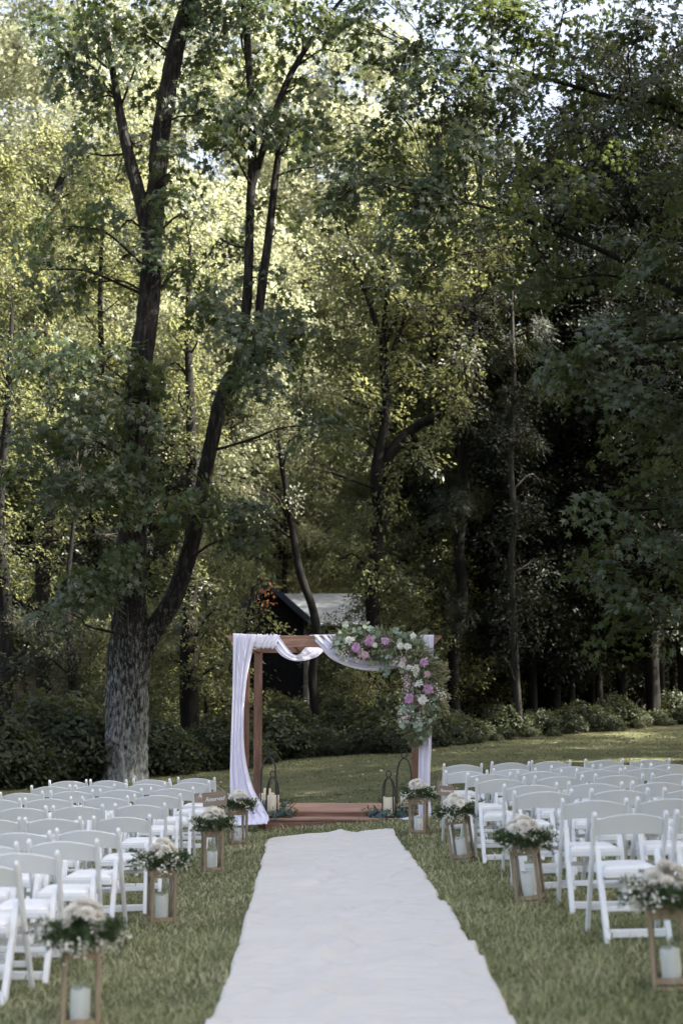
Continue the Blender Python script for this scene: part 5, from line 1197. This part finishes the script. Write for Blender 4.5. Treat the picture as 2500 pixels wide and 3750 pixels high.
def make_arrangement(seed):
    g = np.random.default_rng(seed); t = thing('flower_arrangement', 'x', 'flowers')
    spots = [(0, -.01, .125, .062)] + [(math.cos(a) * .062, math.sin(a) * .062, .095 + .012 * g.normal(), .055) for a in np.arange(6) * 1.047 + g.random()] + [(math.cos(a) * .09, math.sin(a) * .09, .055, .04) for a in np.arange(4) * 1.57 + g.random()]
    for x, y, z, r in spots:
        bloom(MUM[g.integers(2)], M['petal_cream'], t, (x, y, z), (x * 8, y * 8 - .2, .8), r, 'bloom')
    PV = []
    for i in range(120):                                      # feathery green plumes
        th = g.random() * 2 * math.pi; el = g.uniform(-.55, .35); L = g.uniform(.075, .155) * (1.35 if g.random() < .2 else 1); a = np.array([math.cos(th) * .05, math.sin(th) * .05, .03]); e = a + L * np.array([math.cos(th) * math.cos(el), math.sin(th) * math.cos(el), math.sin(el)])
        m_ = 44; f = g.random(m_) ** .8; c = a + (e - a) * f[:, None] + np.array([0, 0, .03]) * (f * (1 - f))[:, None]
        PV.append(place(LANCE, c, g.normal(size=(m_, 3)), unit((e - a)[None]) + g.normal(size=(m_, 3)) * .7, .018 + .022 * g.random(m_)))
    V, F = merge(PV); tag(link('fern_foliage', fast_mesh('fern_foliage', V, F), M['fern'], t), kind='stuff')
    n = 700; cl = np.array([(math.cos(a) * r, math.sin(a) * r, z) for a, r, z in zip(g.random(26) * 6.28, g.uniform(.10, .19, 26), g.uniform(-.04, .07, 26))])
    q = cl[g.integers(0, 26, n)] + g.normal(size=(n, 3)) * .016; V, F = place(ROUND, q, g.normal(size=(n, 3)) + np.array([0, -.6, .5]), g.normal(size=(n, 3)), .010 + .008 * g.random(n))
    tag(link('baby_breath', fast_mesh('baby_breath', V, F), M['bud_white'], t), kind='stuff')
    cl2 = twig_mesh(np.zeros((26, 3)) + np.array([0, 0, .03]), cl, np.full(26, .0015), np.full(26, .0008), g); tag(link('stems', fast_mesh('stems', *cl2), M['fern'], t), kind='stuff')
    return t
LAN = make_lantern(); ARR = [make_arrangement(s) for s in (1, 2, 3)]
used2 = set()
def use(proto, loc, rot, label, group, sc=1.0):
    if id(proto) not in used2: used2.add(id(proto)); o = proto; o.location = loc; tag(o, label, None, group)
    else: o = dup(proto, loc, 0, None, label, group)
    o.rotation_euler = rot; o.scale = (sc,) * 3
    return o
LANTERNS = [ ('forked-tree side', [(870, 3094, .0, .35), (776, 3197, .01, .25), (591, 3384, .0, .3), (293, 3766, .0, .2)]),
             ('open-lawn side', [(1532, 3056, .0, -.25), (1695, 3152, -.13, -.35), (1945, 3306, -.12, -.3), (2462, 3615, -.06, -.25)]) ]
NTH = ['nearest the arch', 'second from the arch', 'third from the arch', 'fourth from the arch']
for side, lst in LANTERNS:
    for k, (px, py, tilt, rz) in enumerate(lst):
        p = G(px, py); loc = Vector((p[0], p[1], p[2] - .008)); rot = (0.0, tilt, rz)
        use(LAN, loc, rot, f'brown wooden glass lantern with candle, {NTH[k]}, {side}', 'wooden lanterns along the aisle')
        Rm = Matrix.Rotation(rz, 3, 'Z') @ Matrix.Rotation(tilt, 3, 'Y')
        candle(loc + Rm @ Vector((.0, .0, .0255)), .050, .180 + .012 * (k % 3), M['white_wax'], f'white pillar candle inside the lantern {NTH[k]}, {side}', k + 7, 'white candles in the lanterns', (0.0, tilt, rz))
        use(ARR[(k + (side[0] == 'o')) % 3], loc + Rm @ Vector((0, 0, LH + .047)), (0.0, tilt, rz * 3 + k), f'cream flowers and ferns on the lantern {NTH[k]}, {side}', 'flower arrangements on the lanterns', 1.14)
